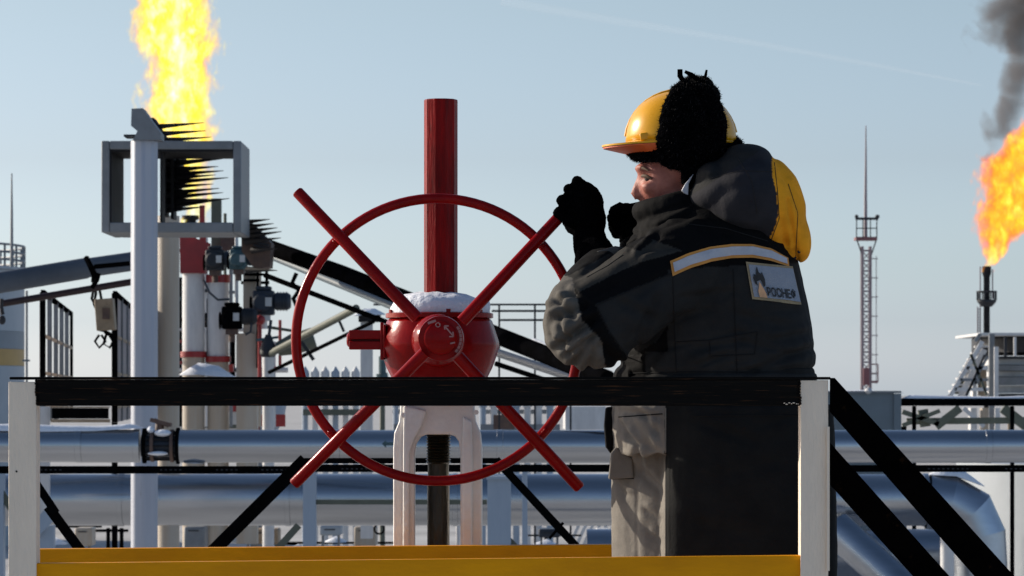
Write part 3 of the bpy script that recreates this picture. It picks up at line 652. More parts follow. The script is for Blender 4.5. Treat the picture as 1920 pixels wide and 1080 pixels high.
def actuator(xc, yc, sc, Y, label, mats, kind=0):
    """electric valve actuator : gearcase, motor barrel, cover, handwheel"""
    u = pm(Y) * sc
    t = thing('valve_actuator', P(xc, yc + 22 * sc, Y), label, 'valve actuator', 'electric valve actuators')
    O = P(xc, yc, Y)
    def q(dx, dy, dz): return O + Vector((dx * u, dz, -dy * u))
    m = MB(); m.box(q(-4, 0, 0), (30 * u, .22, 34 * u)); m.box(q(-4, -20, 0), (22 * u, .18, 6 * u)); m.build('gearcase', mats[0], t, bevel=.02)
    m = MB(); m.lathe([(9 * u, 0), (12 * u, 3 * u), (12 * u, 20 * u), (9 * u, 24 * u)], q(10, -2, -.05), (1, 0, 0), n=16)
    for i in range(4): m.lathe([(13.4 * u, 5 * u + i * 4 * u), (13.4 * u, 6.5 * u + i * 4 * u)], q(10, -2, -.05), (1, 0, 0), n=16)
    m.build('motor', mats[1], t)
    m = MB(); m.lathe([(13 * u, 0), (13 * u, .05), (10 * u, .07)], q(-6, 0, -.12), (0, -1, 0), n=16); m.build('cover', mats[0], t)
    m = MB(); m.box(q(4, -1, -.19), (9 * u, .02, 12 * u)); m.build('name_plate', M_glass, t)
    m = MB(); m.box(q(-4, 21, 0), (18 * u, .16, 8 * u)); m.cyl(q(-4, 25, 0), q(-4, 36, 0), 5 * u, n=10); m.build('mounting_flange', mats[2], t)
    m = MB(); c_ = q(-22, 4, 0); pts = [c_ + Vector((0, cos(a * pi / 8) * 12 * u, sin(a * pi / 8) * 12 * u)) for a in range(17)]; m.tube(pts, 1.3 * u, n=6, caps=False); m.cyl(c_, q(-18, 4, 0), 2 * u, n=8); m.bar(pts[0], pts[8], 1.5 * u, 1.5 * u); m.build('handwheel', M_black, t)
    return t
actuator(408, 488, 1.15, YD - .6, 'dark grey actuator above the flat red collar', (M_dgrey, M_motor, M_brown))
actuator(452, 487, 1.1, YD - .7, 'teal actuator with pale plate above the beige post', (M_teal, M_motor, M_brown))
actuator(440, 596, 1.25, YD - .8, 'near-black actuator hanging low in front of the beige post', (M_black, M_dgrey, M_brown))
actuator(500, 568, 1.35, YD - .5, 'slate blue actuator with stepped motor nearest the wheel rim', (M_motor, M_motor, M_bgwhite))
actuator(378, 600, .8, YD + 1.2, 'small dark actuator glimpsed between the two white risers', (M_black, M_dgrey, M_brown))
for pts in ([(382, 525), (392, 548), (408, 562), (430, 561)], [(460, 585), (472, 600), (470, 622), (460, 628)]):
    MB().tube([P(x, y, YD - .9) for x, y in pts], .014, n=6).build('cable', M_motor, label='looping dark cable between the actuators, ' + ('under the flat red collar' if pts[0][0] == 382 else 'beside the lowest actuator'), cat='cable')
# valve stand right
vsd = thing('small_valve', Vector((P(503, 0, 44).x, 44, 0)), 'small valve with yoke on a pale stand left of the wheel rim', 'valve')
MB().cyl(Vector((P(503, 0, 44).x, 44, 0)), P(503, 668, 44), 11 * pm(44), n=14).build('stand', M_bgwhite, vsd)
MB().lathe([(9 * pm(44), 0), (16 * pm(44), .05), (16 * pm(44), .12), (10 * pm(44), .2), (5 * pm(44), .28)], P(503, 672, 44), n=14).build('valve_body', M_dgrey, vsd)
MB().cyl(P(503, 640, 44), P(508, 600, 44), 3 * pm(44), n=8).build('stem', M_motor, vsd)
MB().bar(P(480, 638, 44), P(522, 632, 44), .03, .04).build('lever', M_teal, vsd)
MB().lathe([(13 * pm(44), 0), (20 * pm(44), .2), (20 * pm(44), .45)], P(520, 655, 44), (.95, 0, .3), n=16).build('reducer', M_olive, vsd)
m = MB(); m.cyl(P(487, 605, 44.4), P(487, 710, 44.4), 4 * pm(44), n=10); m.ell(P(488, 600, 44.3), (.06, .06, .06), n=10); m.build('hydrant_pipe', M_bgred, label='thin red upright pipe beside the beige equipment post', cat='pipe')

pk = thing('pipe_manifold', Vector((P(420, 0, YD + 2).x, YD + 2, 0)), 'dense rack of small pipes, clamps and conduits behind the two white risers', 'pipe manifold')
for (a, b_, r_, mt) in (((338, 520), (338, 800), 3.5, M_black), ((349, 440), (349, 800), 3, M_bgwhite), ((386, 430), (386, 800), 4, M_bgwhite), ((391, 560), (391, 700), 5, M_dgrey), ((433, 440), (433, 800), 3.5, M_grey), ((422, 400), (422, 800), 3, M_olive), ((436, 630), (436, 705), 5, M_black), ((336, 548), (440, 548), 3, M_grey), ((336, 618), (470, 618), 4, M_bgwhite), ((336, 694), (540, 694), 5, M_bgwhite), ((480, 610), (560, 622), 3, M_olive), ((345, 590), (400, 588), 2, M_black), ((486, 500), (486, 800), 4, M_colbeige), ((500, 455), (500, 560), 3, M_black), ((512, 640), (512, 800), 5, M_bgwhite), ((330, 470), (400, 470), 3, M_dgrey), ((452, 530), (505, 530), 3, M_black), ((525, 600), (525, 690), 3, M_bgred)):
    MB().cyl(P(*a, YD + 2), P(*b_, YD + 2), r_ * pm(YD + 2), n=10).build('pipe', mt, pk)
rq2 = random.Random(9)
for (x, y) in ((338, 560), (338, 640), (338, 680), (386, 545), (391, 690), (433, 500), (433, 580), (486, 545), (486, 640), (512, 690), (349, 600), (422, 430), (440, 694), (380, 694), (470, 618)):
    MB().cyl(P(x, y - 3, YD + 1.9), P(x, y + 3, YD + 1.9), 8 * pm(YD), n=10).build('clamp', rq2.choice([M_black, M_dgrey, M_bgred, M_teal]), pk)
for (x, y, w_, h_, mt) in ((345, 655, 12, 16, M_dgrey), (396, 600, 12, 40, M_black), (430, 690, 14, 14, M_bgred), (520, 560, 12, 18, M_motor), (493, 585, 12, 10, M_bgred), (470, 655, 10, 12, M_teal)):
    MB().pbox(x - w_ / 2, y - h_ / 2, x + w_ / 2, y + h_ / 2, YD + 1.4, .15).build('instrument_box', mt, pk)
# horizontal vessel behind the rail with red bands
YVs = 50.0; kvs = pm(YVs)
vs_ = thing('pressure_vessel', Vector((P(420, 0, YVs).x, YVs, 0)), 'white horizontal vessel with red bands and snow on top behind the risers', 'pressure vessel')
zc = P(0, 760, YVs).z; r0 = 62 * kvs
def vcx(px): return P(px, 0, YVs).x
MB().lathe([(r0, vcx(330)), (r0, vcx(490))], Vector((0, YVs, zc)), (1, 0, 0), n=40).build('shell', M_bgwhite, vs_)
MB().lathe([(r0 * 1.0, vcx(490.5)), (r0 * .97, vcx(500)), (r0 * .82, vcx(518)), (r0 * .5, vcx(531)), (.01, vcx(537))], Vector((0, YVs, zc)), (1, 0, 0), n=40).build('end_cap', M_ltblue, vs_)
MB().lathe([(r0 * 1.01, vcx(476)), (r0 * 1.01, vcx(489.5))], Vector((0, YVs, zc)), (1, 0, 0), n=40).build('band', M_bgred, vs_)
m = MB(); m.pbox(338, 757, 450, 772, YVs - r0 - .06, .03); m.pbox(474, 777, 535, 800, YVs - r0 - .06, .03); m.build('nameband', M_bgred, vs_)
MB().bar(P(345, 798, YVs - r0 - .1), P(480, 800, YVs - r0 - .1), .05, .05).build('walkway_beam', M_olive, vs_)
MB().pbox(350, 800, 372, 1100, YVs - .3, .4).build('saddle', M_grey, vs_)
MB().pbox(470, 800, 492, 1100, YVs - .3, .4).build('saddle', M_grey, vs_)
snow_strip([P(336, 704, YD - 1.2), P(372, 702, YD - 1.2), P(410, 706, YD - 1.2), P(440, 708, YD - 1.2)], .25, .17, 'mounded bluish snow on top of the white horizontal vessel', seed=11)

# finned cooler : row of pointed uprights
def cooler(x0, x1, ytop, pitch, Y, label, nmax=99):
    t = thing('air_cooler', Vector((P((x0 + x1) / 2, 0, Y).x, Y, 0)), label, 'air cooler')
    k = pm(Y); x = x0; i = 0
    while x < x1 and i < nmax:
        cx = P(x, 0, Y).x; zt = P(0, ytop, Y).z
        m = MB(); m.lathe([(pitch * .30 * k, 0), (pitch * .30 * k, zt - 22 * k), (pitch * .42 * k, zt - 20 * k), (pitch * .42 * k, zt - 11 * k), (.01, zt)], Vector((cx, Y, 0)), n=10)
        m.build('fin_tube', M_bgwhite if i % 3 else M_ltblue, t); x += pitch; i += 1
    MB().bar(P(x0 - 4, ytop + 60, Y - .2), P(x1, ytop + 60, Y - .2), .12, .06, up=(0, 1, 0)).build('cross_beam', M_grey, t)
    MB().bar(P(x0 - 4, ytop + 86, Y - .2), P(x1, ytop + 86, Y - .2), .10, .06, up=(0, 1, 0)).build('cross_beam', M_olive, t)
    MB().pbox(x0 - 6, ytop + 26, x1, ytop + 34, Y + .4, .08).build('back_panel', M_grey, t)
    return t
cooler(572, 680, 687, 19, 62, 'row of upright finned tubes with pointed tops behind the left rim of the wheel')
cooler(742, 760, 742, 17, 63, 'pair of upright finned tubes close left of the white yoke')
cooler(905, 1050, 742, 21, 64, 'row of upright finned tubes between the white yoke and the worker')
m = MB(); m.pbox(925, 778, 965, 805, 60, .6); m.pbox(940, 770, 950, 778, 60, .3); m.build('pump_unit', M_brown, label='small brown pump unit in front of the finned tubes right of the yoke', cat='pump')
MB().pbox(1060, 762, 1136, 806, 66, 3).build('storage_tank_block', M_bgwhite, label='plain white block-shaped tank just left of the worker at rail height', cat='tank')
m = MB(); m.tube([P(717, 668, 60), P(717, 700, 60)], 7 * pm(60), n=10); m.tube([P(716, 700, 60), P(718, 715, 60)], 11 * pm(60), n=10); m.build('insulator_stack', M_teal, label='small green-banded upright fitting left of the gear housing base', cat='fitting')
m = MB(); m.tube([Vector((P(717, 0, 60).x, 60, 0)), P(717, 715, 60)], 5 * pm(60), n=8); m.build('pipe_stub', M_olive, label='thin olive pipe below the green-banded fitting', cat='pipe')

# distant walkway railing right of the gear housing
YK = 48.0
wr = thing('walkway_railing', Vector((P(985, 0, YK).x, YK, 0)), 'distant dark walkway railing seen between gear housing and worker', 'railing')
for y, x0, th in ((571, 700, 3.5), (583, 922, 4), (600, 938, 4)): MB().pbox(x0, y - th / 2, 1120, y + th / 2, YK, .04).build('rail', M_dgrey, wr)
for x in (936, 1003, 1070): MB().bar(Vector((P(x, 0, YK).x, YK + .06, 0)), P(x, 571, YK + .06), .025, .025).build('post', M_dgrey, wr)
# thin drip of struts near actuator

# ------------------------------------------------------------------ support frames beneath the lower pipeline
YQ = 27.0; kq = pm(YQ)
def sframe(x0, x1, ytop, label, brace=None):
    t = thing('pipe_support', Vector((P((x0 + x1) / 2, 0, YQ).x, YQ, 0)), label, 'pipe support')
    MB().pbox(x0, ytop, x1, 1400, YQ, .12).build('column', M_ltblue, t)
    if brace: MB().bar(P(brace[0], brace[1], YQ + .05), P(brace[2], brace[3], YQ + .05), .05, .04).build('brace', M_olive, t)
    return t
sframe(568, 592, 870, 'pale blue pipe support column under the left spoke end', (560, 985, 470, 1085))
t = sframe(914, 958, 898, 'wide pale blue pipe support column right of the yoke', (926, 985, 1000, 1060))
MB().pbox(912, 893, 962, 899, YQ - .03, .2).build('cap_plate', M_ltblue, t)
MB().pbox(592, 937, 913, 946, YQ + .03, .04).build('cross_beam', M_olive, t)
sframe(979, 989, 872, 'slim grey support column just right of the wide pale blue one')
sframe(-4, 6, 880, 'pale blue support column at the left edge of the view', (0, 920, 90, 1060))
t = sframe(62, 100, 985, 'short pale blue support behind the left white post'); MB().bar(P(60, 1000, YQ - .04), P(100, 958, YQ - .04), .10, .05).build('strut', M_ltblue, t)

# low plant in the gap under the lower pipeline
lowdefs = [(345, 384, 988, 1028, M_grey, 'grey equipment cabinet low behind the second column'), (475, 522, 992, 1020, M_tan, 'beige pump housing low under the pipeline left'), (398, 470, 994, 1018, M_tank, 'pale grey flat cabinet beside the beige pump housing'),
           (600, 640, 986, 1004, M_tank, 'pale panel box low behind the left blue support'), (664, 706, 988, 1024, M_colbeige, 'cream box with round gauge low left of the yoke'), (1165, 1180, 990, 1030, M_bgwhite, 'narrow white box hidden by the worker legs'),
           (1010, 1050, 992, 1008, M_motor, 'dark blue cabinet low right of the yoke'), (1118, 1142, 992, 1022, M_bgwhite, 'cream cylinder box close to the worker legs'), (140, 172, 990, 1024, M_colbeige, 'cream box low behind the slanted handrail'), (855, 862, 965, 1024, M_bgwhite, 'small white upright inside the yoke arch')]
for i, (x0, x1, y0, y1, mt, lb) in enumerate(lowdefs):
    Y = 44 + (i * 1.7) % 7; k = pm(Y); t = thing('equipment_cabinet', Vector((P((x0 + x1) / 2, 0, Y).x, Y, 0)), lb, 'cabinet')
    MB().pbox(x0, y0, x1, y1, Y, .5).build('body', mt, t, bevel=.02)
    MB().pbox(x0 + 3, y1 + .2, x0 + 7, y1 + 300, Y + .1, .1).build('leg', M_grey, t); MB().pbox(x1 - 7, y1 + .2, x1 - 3, y1 + 300, Y + .1, .1).build('leg', M_grey, t)
    MB().pbox(x0 + (x1 - x0) * .2, y0 + 6, x0 + (x1 - x0) * .7, y0 + 8, Y - .012, .01).build('door_handle', M_dgrey, t)
m = MB(); Y = 43.5; c_ = P(711, 992, Y); m.tube([c_ + Vector((cos(a * pi / 10) * 9 * pm(Y), 0, sin(a * pi / 10) * 9 * pm(Y))) for a in range(21)], .011, n=6, caps=False); m.build('round_gauge', M_black, label='thin black ring handle low left of the white yoke', cat='ring handle')
YZ = 52.0
bl = thing('low_railing', Vector((P(500, 0, YZ).x, YZ, 0)), 'low black rail with posts running under the lower pipeline', 'railing')
for (x0, x1, y, th) in ((80, 190, 987, 5), (170, 240, 995, 5), (460, 760, 1018, 4), (990, 1090, 1004, 3), (500, 560, 1020, 4)): MB().pbox(x0, y - th / 2, x1, y + th / 2, YZ, .05).build('rail', M_black, bl)
for x in (203, 228, 478, 1024): MB().bar(Vector((P(x, 0, YZ).x, YZ, 0)), P(x, 990, YZ), .05, .05).build('post', M_black, bl)
for i, (x0, y0, x1, y1, lb) in enumerate([(82, 1015, 125, 1014, 'snow heap behind the left white post'), (545, 1024, 572, 1024, 'small bright snow patch at the foot of the blue support'), (610, 1010, 650, 1010, 'snow patch under the panel box'), (1000, 1015, 1050, 1018, 'snow patch under the dark blue cabinet')]):
    snow_strip([P(x0, y0 + 6, 50), P(x1, y1 + 6, 50)], .3, .14, lb, seed=20 + i, name='snow_heap')
m = MB()
for i in range(6): m.bar(P(1060 + i * 13, 1040, 58), P(1085 + i * 13, 985, 58), .05, .04)
m.build('ladder_frame', M_bgwhite, label='slanted white ladder-like frame low between yoke and worker', cat='frame')

# box behind the left part of rail
YX = 34.
t = thing('sign_panel', Vector((P(152, 0, YX).x, YX, 0)), 'dark panel in pale frame behind the gate, above the left pipeline', 'panel')
MB().pbox(97, 765, 203, 785, YX, .04).build('panel', M_black, t); MB().pbox(95, 762, 205, 764.6, YX - .02, .08).build('frame', M_tan, t); MB().pbox(95, 786, 205, 792, YX - .02, .08).build('frame', M_tan, t)
MB().pbox(75, 762, 92, 1000, YX + .1, .08).build('post', M_bgwhite, t)

# ------------------------------------------------------------------ left storage tank
YTk = 75.0; kt = pm(YTk); Rt = 4.0; cxk = P(43, 0, YTk).x - Rt
tk = thing('storage_tank', Vector((cxk, YTk, 0)), 'big pale storage tank with grey and ochre bands at the left edge', 'storage tank')
def tz(py): return P(0, py, YTk).z
for (y0, y1, mt, rr) in ((1200, 686, M_tank, 1), (686, 655, M_tankyel, 1), (655, 622, M_tankgrey, 1), (622, 508, M_tank, 1)):
    MB().lathe([(Rt * rr, max(0, tz(y0))), (Rt * rr, tz(y1) - .004)], Vector((cxk, YTk, 0)), n=64, cap=False).build('shell_course', mt, tk, smooth=60)
MB().lathe([(Rt + .08, tz(508)), (Rt + .08, tz(503)), (Rt * .6, tz(496)), (.1, tz(490))], Vector((cxk, YTk, 0)), n=64).build('roof', M_tank, tk)
for i in range(40):
    a = 2 * pi * i / 40; MB().bar(Vector((cxk + cos(a) * Rt, YTk + sin(a) * Rt, tz(504))), Vector((cxk + cos(a) * Rt, YTk + sin(a) * Rt, tz(461))), .04, .04).build('rail_post', M_grey, tk)
for yy in (462, 476, 490):
    m = MB(); m.tube([Vector((cxk + cos(a * pi / 24) * Rt, YTk + sin(a * pi / 24) * Rt, tz(yy))) for a in range(49)], .025, n=6, caps=False); m.build('roof_rail', M_grey, tk)
MB().tube([P(22, 500, YTk - 3), P(22, 400, YTk - 3), P(22, 325, YTk - 3)], [.035, .025, .012], n=6).build('whip_aerial', M_grey, label='thin whip aerial rising above the storage tank at the left edge', cat='aerial')
m = MB(); m.cyl(Vector((P(50, 0, 60).x, 60, 0)), P(50, 545, 60), .02, n=6); m.bar(P(42, 676, 60), P(56, 676, 60), .03, .03); m.build('lightning_rod', M_grey, label='thin grey pole standing just right of the storage tank', cat='pole')

# ------------------------------------------------------------------ right side : container, snow beam, far structure
YN = 39.0
ct = thing('cabin', Vector((P(1625, 0, YN).x, YN, P(0, 812, YN).z)), 'slate grey cabin with snow on its flat roof right of the worker', 'cabin')
MB().pbox(1530, 737, 1676, 815, YN, 1.5).build('wall', M_slate, ct); MB().pbox(1676.5, 738, 1690, 815, YN - .03, 1.5).build('corner_post', M_slate, ct)
MB().pbox(1530, 733, 1690, 737, YN - .04, 1.6).build('roof_edge', M_grey, ct)
MB().pbox(1500, 815.5, 1700, 1200, YN + .3, 1.0).build('plinth', M_slate, ct)
m = MB(); m.ell(P(1628, 733, YN - .02), (.04, .05, .035), n=8); m.cyl(P(1628, 735, YN), P(1628, 728, YN), .03, n=8); m.build('roof_lamp', M_bgwhite, ct)
snow_strip([P(1540, 733, YN + .6), P(1690, 737, YN + .6)], .75, .035, 'thin layer of snow on the slate grey cabin roof', seed=31)
bm_ = thing('black_beam', Vector((P(1820, 0, YN).x, YN, P(0, 763, YN).z)), 'black beam with snow on it running right from the slate cabin', 'beam')
MB().pbox(1690.5, 747, 2000, 761, YN, .14).build('beam', M_black, bm_); MB().pbox(1690.5, 800, 1700, 812, YN, .1).build('foot', M_black, bm_)
for x in (1711, 1895): MB().pbox(x, 761.5, x + 7, 1200, YN + .03, .05).build('leg', M_black, bm_)
snow_strip([P(1692, 747, YN + .07), P(1800, 748, YN + .07), P(1990, 748, YN + .07)], .06, .035, 'long strip of snow lying on the black beam at the right', seed=32)
m = MB(); Yq = 46.
m.bar(P(1692, 772, Yq), P(1760, 795, Yq), .06, .05); m.bar(P(1692, 798, Yq), P(1762, 770, Yq), .05, .05); m.bar(P(1730, 768, Yq + .1), P(1735, 800, Yq + .1), .12, .1); m.bar(P(1755, 800, Yq), P(1800, 765, Yq), .10, .05)
m.bar(P(1700, 790, Yq + .1), P(1930, 788, Yq + .1), .08, .05); m.bar(P(1880, 765, Yq + .1), P(1925, 800, Yq + .1), .12, .1)
m.build('truss', M_olive, label='dark truss members in the gap under the snow-topped black beam', cat='truss')
# far plant building
YE = 90.0
fb = thing('process_platform', Vector((P(1880, 0, YE).x, YE, 0)), 'distant grey process unit with banded wall and slanting stair below the right flame', 'process unit')
MB().lathe([(2.2, P(0, 664, YE).z), (2.35, P(0, 660, YE).z), (2.35, P(0, 634, YE).z), (2.3, P(0, 630, YE).z)], Vector((P(1838, 0, YE).x + 2.4, YE + 2, 0)), n=48).build('drum', M_dgrey, fb)
MB().pbox(1838, 624, 2010, 629, YE - 1, 5).build('roof_slab', M_bgwhite, fb)
for i, (y0, y1, mt) in enumerate(((668, 672, M_dgrey), (673, 684, M_bgwhite), (685, 695, M_grey), (696, 706, M_bgwhite), (707, 722, M_grey), (723, 737, M_bgwhite), (738, 752, M_dgrey))):
    MB().pbox(1868, y0, 2010, y1, YE + (i % 2) * .25, 3).build('wall_band', mt, fb)
MB().pbox(1855, 626, 1865, 900, YE - 1.4, .15).build('post', M_grey, fb)
for i in range(9):
    x = 1838 - i * 7.0; y = 648 + i * 12
    MB().pbox(x - 3, y, x + 16, y + 3, YE - 1, .9).build('stair_tread', M_bgwhite, fb)
MB().bar(P(1840, 634, YE - 1), P(1776, 748, YE - 1), .05, .05).build('stair_rail', M_dgrey, fb); MB().bar(P(1846, 655, YE - 1), P(1792, 760, YE - 1), .14, .05).build('stair_stringer', M_bgwhite, fb)
MB().prism([(P(x, 0, YE).x, P(0, y, YE).z) for x, y in [(1793, 708), (1813, 720), (1806, 740), (1776, 738)]], YE - .9, YE - .5).build('side_panel', M_olive, fb)
MB().prism([(P(x, 0, YE).x, P(0, y, YE).z) for x, y in [(1805, 680), (1820, 668), (1814, 712), (1800, 708)]], YE - .9, YE - .5).build('side_panel', M_bgwhite, fb)
for (x0, y0, x1, y1, mt) in ((1822, 672, 1836, 720, M_grey), (1824, 708, 1831, 745, M_bgwhite), (1838, 690, 1850, 742, M_tan), (1836, 650, 1853, 668, M_dgrey), (1842, 765, 1854, 806, M_colbeige), (1820, 765, 1832, 806, M_bgwhite)):
    MB().pbox(x0, y0, x1, y1, YE - .3, .5).build('pipe_casing', mt, fb)
for (xa, ya, xb, yb, w_, mt) in ((1842, 640, 1782, 742, .10, M_bgwhite), (1852, 668, 1800, 760, .06, M_grey), (1812, 690, 1852, 690, .08, M_bgwhite), (1800, 712, 1853, 712, .06, M_grey), (1790, 730, 1853, 730, .08, M_bgwhite), (1820, 664, 1850, 740, .06, M_olive), (1846, 665, 1812, 742, .05, M_dgrey), (1868, 650, 1868, 745, .10, M_bgwhite), (1885, 632, 1885, 668, .06, M_dgrey), (1903, 632, 1903, 668, .06, M_bgwhite), (1828, 640, 1838, 626, .08, M_grey), (1806, 765, 1845, 800, .10, M_bgwhite), (1870, 765, 1870, 806, .12, M_bgwhite), (1893, 765, 1893, 806, .08, M_tan)):
    MB().bar(P(xa, ya, YE - 1.7), P(xb, yb, YE - 1.7), w_, .08).build('frame_member', mt, fb)
# lattice aerial mast
YM2 = 190.0; km = pm(YM2)
ms = thing('lattice_mast', Vector((P(1627, 0, YM2).x, YM2, 0)), 'tall slim red and grey mast with service platform near its top', 'mast')
mx0, mx1 = P(1617, 0, YM2).x, P(1632, 0, YM2).x
for x in (mx0, mx1):
    for dy in (0, .4): MB().bar(Vector((x, YM2 + dy, 0)), Vector((x, YM2 + dy, P(0, 462, YM2).z)), .13, .13).build('chord', M_mast, ms)
m = MB(); yy = 470
while yy < 735:
    m.bar(P(1616, yy, YM2), P(1633, yy, YM2), .09, .1); m.bar(P(1616, yy, YM2), P(1633, yy + 19, YM2), .05, .05); m.bar(P(1633, yy, YM2 + .4), P(1616, yy + 19, YM2 + .4), .05, .05); yy += 19
m.build('lacing', M_mast, ms)
m = MB(); yy = 485; m.bar(P(1643, 480, YM2), P(1643, 720, YM2), .035, .035)
while yy < 720: m.bar(P(1633, yy, YM2), P(1646, yy, YM2), .05, .05); yy += 36
m.build('ladder', M_mast, ms)
m = MB(); m.bar(P(1634, 683, YM2), P(1646, 683, YM2), .06, .06); m.bar(P(1646, 683, YM2), P(1646, 716, YM2), .06, .06); m.bar(P(1634, 716, YM2), P(1646, 716, YM2), .12, .12); m.bar(P(1634, 700, YM2), P(1646, 700, YM2), .05, .05); m.bar(P(1624, 690, YM2 - .3), P(1624, 722, YM2 - .3), .3, .2); m.build('lower_cage', M_mastred, ms)
pf = MB().pbox(1605, 444, 1645, 450, YM2 - .5, 1.2).build('platform', M_mastred, ms)
m = MB()
for x in (1606, 1618, 1632, 1644): m.bar(P(x, 446, YM2 - .5), P(x, 408, YM2 - .5), .05, .05)
m.bar(P(1604, 410, YM2 - .5), P(1647, 410, YM2 - .5), .13, .1); m.bar(P(1605, 428, YM2 - .5), P(1645, 428, YM2 - .5), .05, .05); m.ell(P(1606, 406, YM2 - .5), (.1, .1, .1), n=8); m.ell(P(1645, 406, YM2 - .5), (.12, .1, .1), n=8)
m.bar(P(1607, 450, YM2), P(1617, 480, YM2), .06, .06); m.bar(P(1643, 450, YM2), P(1633, 480, YM2), .06, .06)
m.build('platform_rail', M_dgrey, pf)
MB().tube([P(1623, 450, YM2), P(1623, 365, YM2), P(1623.5, 300, YM2), P(1623.5, 236, YM2)], [.10, .075, .05, .025], n=8).build('whip', M_mast, ms)
# far flare stack on the right
YF2 = 170.0; k2 = pm(YF2)
f2 = thing('flare_stack', Vector((P(1850, 0, YF2).x, YF2, 0)), 'slim dark flare stack with round service platform at the right', 'flare stack')
MB().lathe([(6 * k2, 0), (6 * k2, P(0, 520, YF2).z), (8.5 * k2, P(0, 512, YF2).z), (8.5 * k2, P(0, 500, YF2).z), (6 * k2, P(0, 499, YF2).z)], Vector((P(1850, 0, YF2).x, YF2, 0)), n=16).build('stack', M_charcoal, f2)
MB().lathe([(10 * k2, P(0, 575, YF2).z), (18 * k2, P(0, 566, YF2).z), (18 * k2, P(0, 562, YF2).z)], Vector((P(1850, 0, YF2).x, YF2, 0)), n=16).build('platform', M_dgrey, f2)
m = MB()
for i in range(10):
    a = i * pi / 5; b_ = Vector((P(1850, 0, YF2).x + cos(a) * 18 * k2, YF2 + sin(a) * 18 * k2, 0)); m.bar(b_ + Vector((0, 0, P(0, 563, YF2).z)), b_ + Vector((0, 0, P(0, 547, YF2).z)), .05, .05)
m.tube([Vector((P(1850, 0, YF2).x + cos(a * pi / 8) * 18 * k2, YF2 + sin(a * pi / 8) * 18 * k2, P(0, 547, YF2).z)) for a in range(17)], .045, n=6, caps=False); m.build('platform_rail', M_dgrey, f2)
m = MB(); m.bar(P(1838, 500, YF2), P(1838, 640, YF2), .05, .05); m.bar(P(1833, 575, YF2), P(1833, 640, YF2), .05, .05)
for i in range(14): m.bar(P(1832, 580 + i * 5, YF2), P(1839, 580 + i * 5, YF2), .05, .05)
m.bar(P(1861, 505, YF2), P(1861, 560, YF2), .05, .05); m.build('ladder', M_mast, f2)

# big tank wall at the bottom right, duct and post
YWt = 40.0
MB().lathe([(2.6, 0), (2.6, P(0, 874, YWt).z), (2.45, P(0, 872, YWt).z)], Vector((P(1850, 0, YWt).x + 2.6, YWt + 2.6, 0)), n=72).build('storage_tank', M_tank, label='pale grey round tank wall behind the elbow at the lower right', cat='storage tank', smooth=50)
dd = thing('duct', Vector((P(1650, 0, 34).x, 34, 0)), 'wide dull metal duct below the lower pipeline at right, behind the stair rails', 'duct')
MB().tube([P(1100, 1042, 37.5), P(1775, 1042, 37.5)], 50 * pm(37.5), n=40).build('duct_body', M_alud, dd)
MB().tube([P(1566, 990, 35.6), P(1700, 1110, 35.2)], 34 * pm(35.5), n=32).build('branch', M_alud, dd)
MB().cyl(Vector((P(1776, 0, 33).x, 33, 0)), P(1776, 1006, 33), 13 * pm(33), n=20).build('support_post', M_bgwhite, label='short white round post beside the duct at the lower right', cat='support post')

# ------------------------------------------------------------------ contrail
m = MB(); pts = [P(x, y, 6000) for x, y in ((940, 2), (1150, 38), (1400, 78), (1640, 122), (1840, 160))]; m.tube(pts, [8, 7, 5, 4, 2], n=8)
mc = bpy.data.materials.new('thin_cloud'); mc.use_nodes = True; nt = mc.node_tree; nt.nodes.clear()
o_ = nt.nodes.new('ShaderNodeOutputMaterial'); mixs = nt.nodes.new('ShaderNodeMixShader'); tr_ = nt.nodes.new('ShaderNodeBsdfTransparent'); df = nt.nodes.new('ShaderNodeBsdfTranslucent'); df.inputs[0].default_value = (.9, .9, .92, 1)
mixs.inputs[0].default_value = .022; nt.links.new(tr_.outputs[0], mixs.inputs[1]); nt.links.new(df.outputs[0], mixs.inputs[2]); nt.links.new(mixs.outputs[0], o_.inputs[0])
m.build('contrail', mc, label='faint white contrail crossing the sky above the worker', cat='contrail')

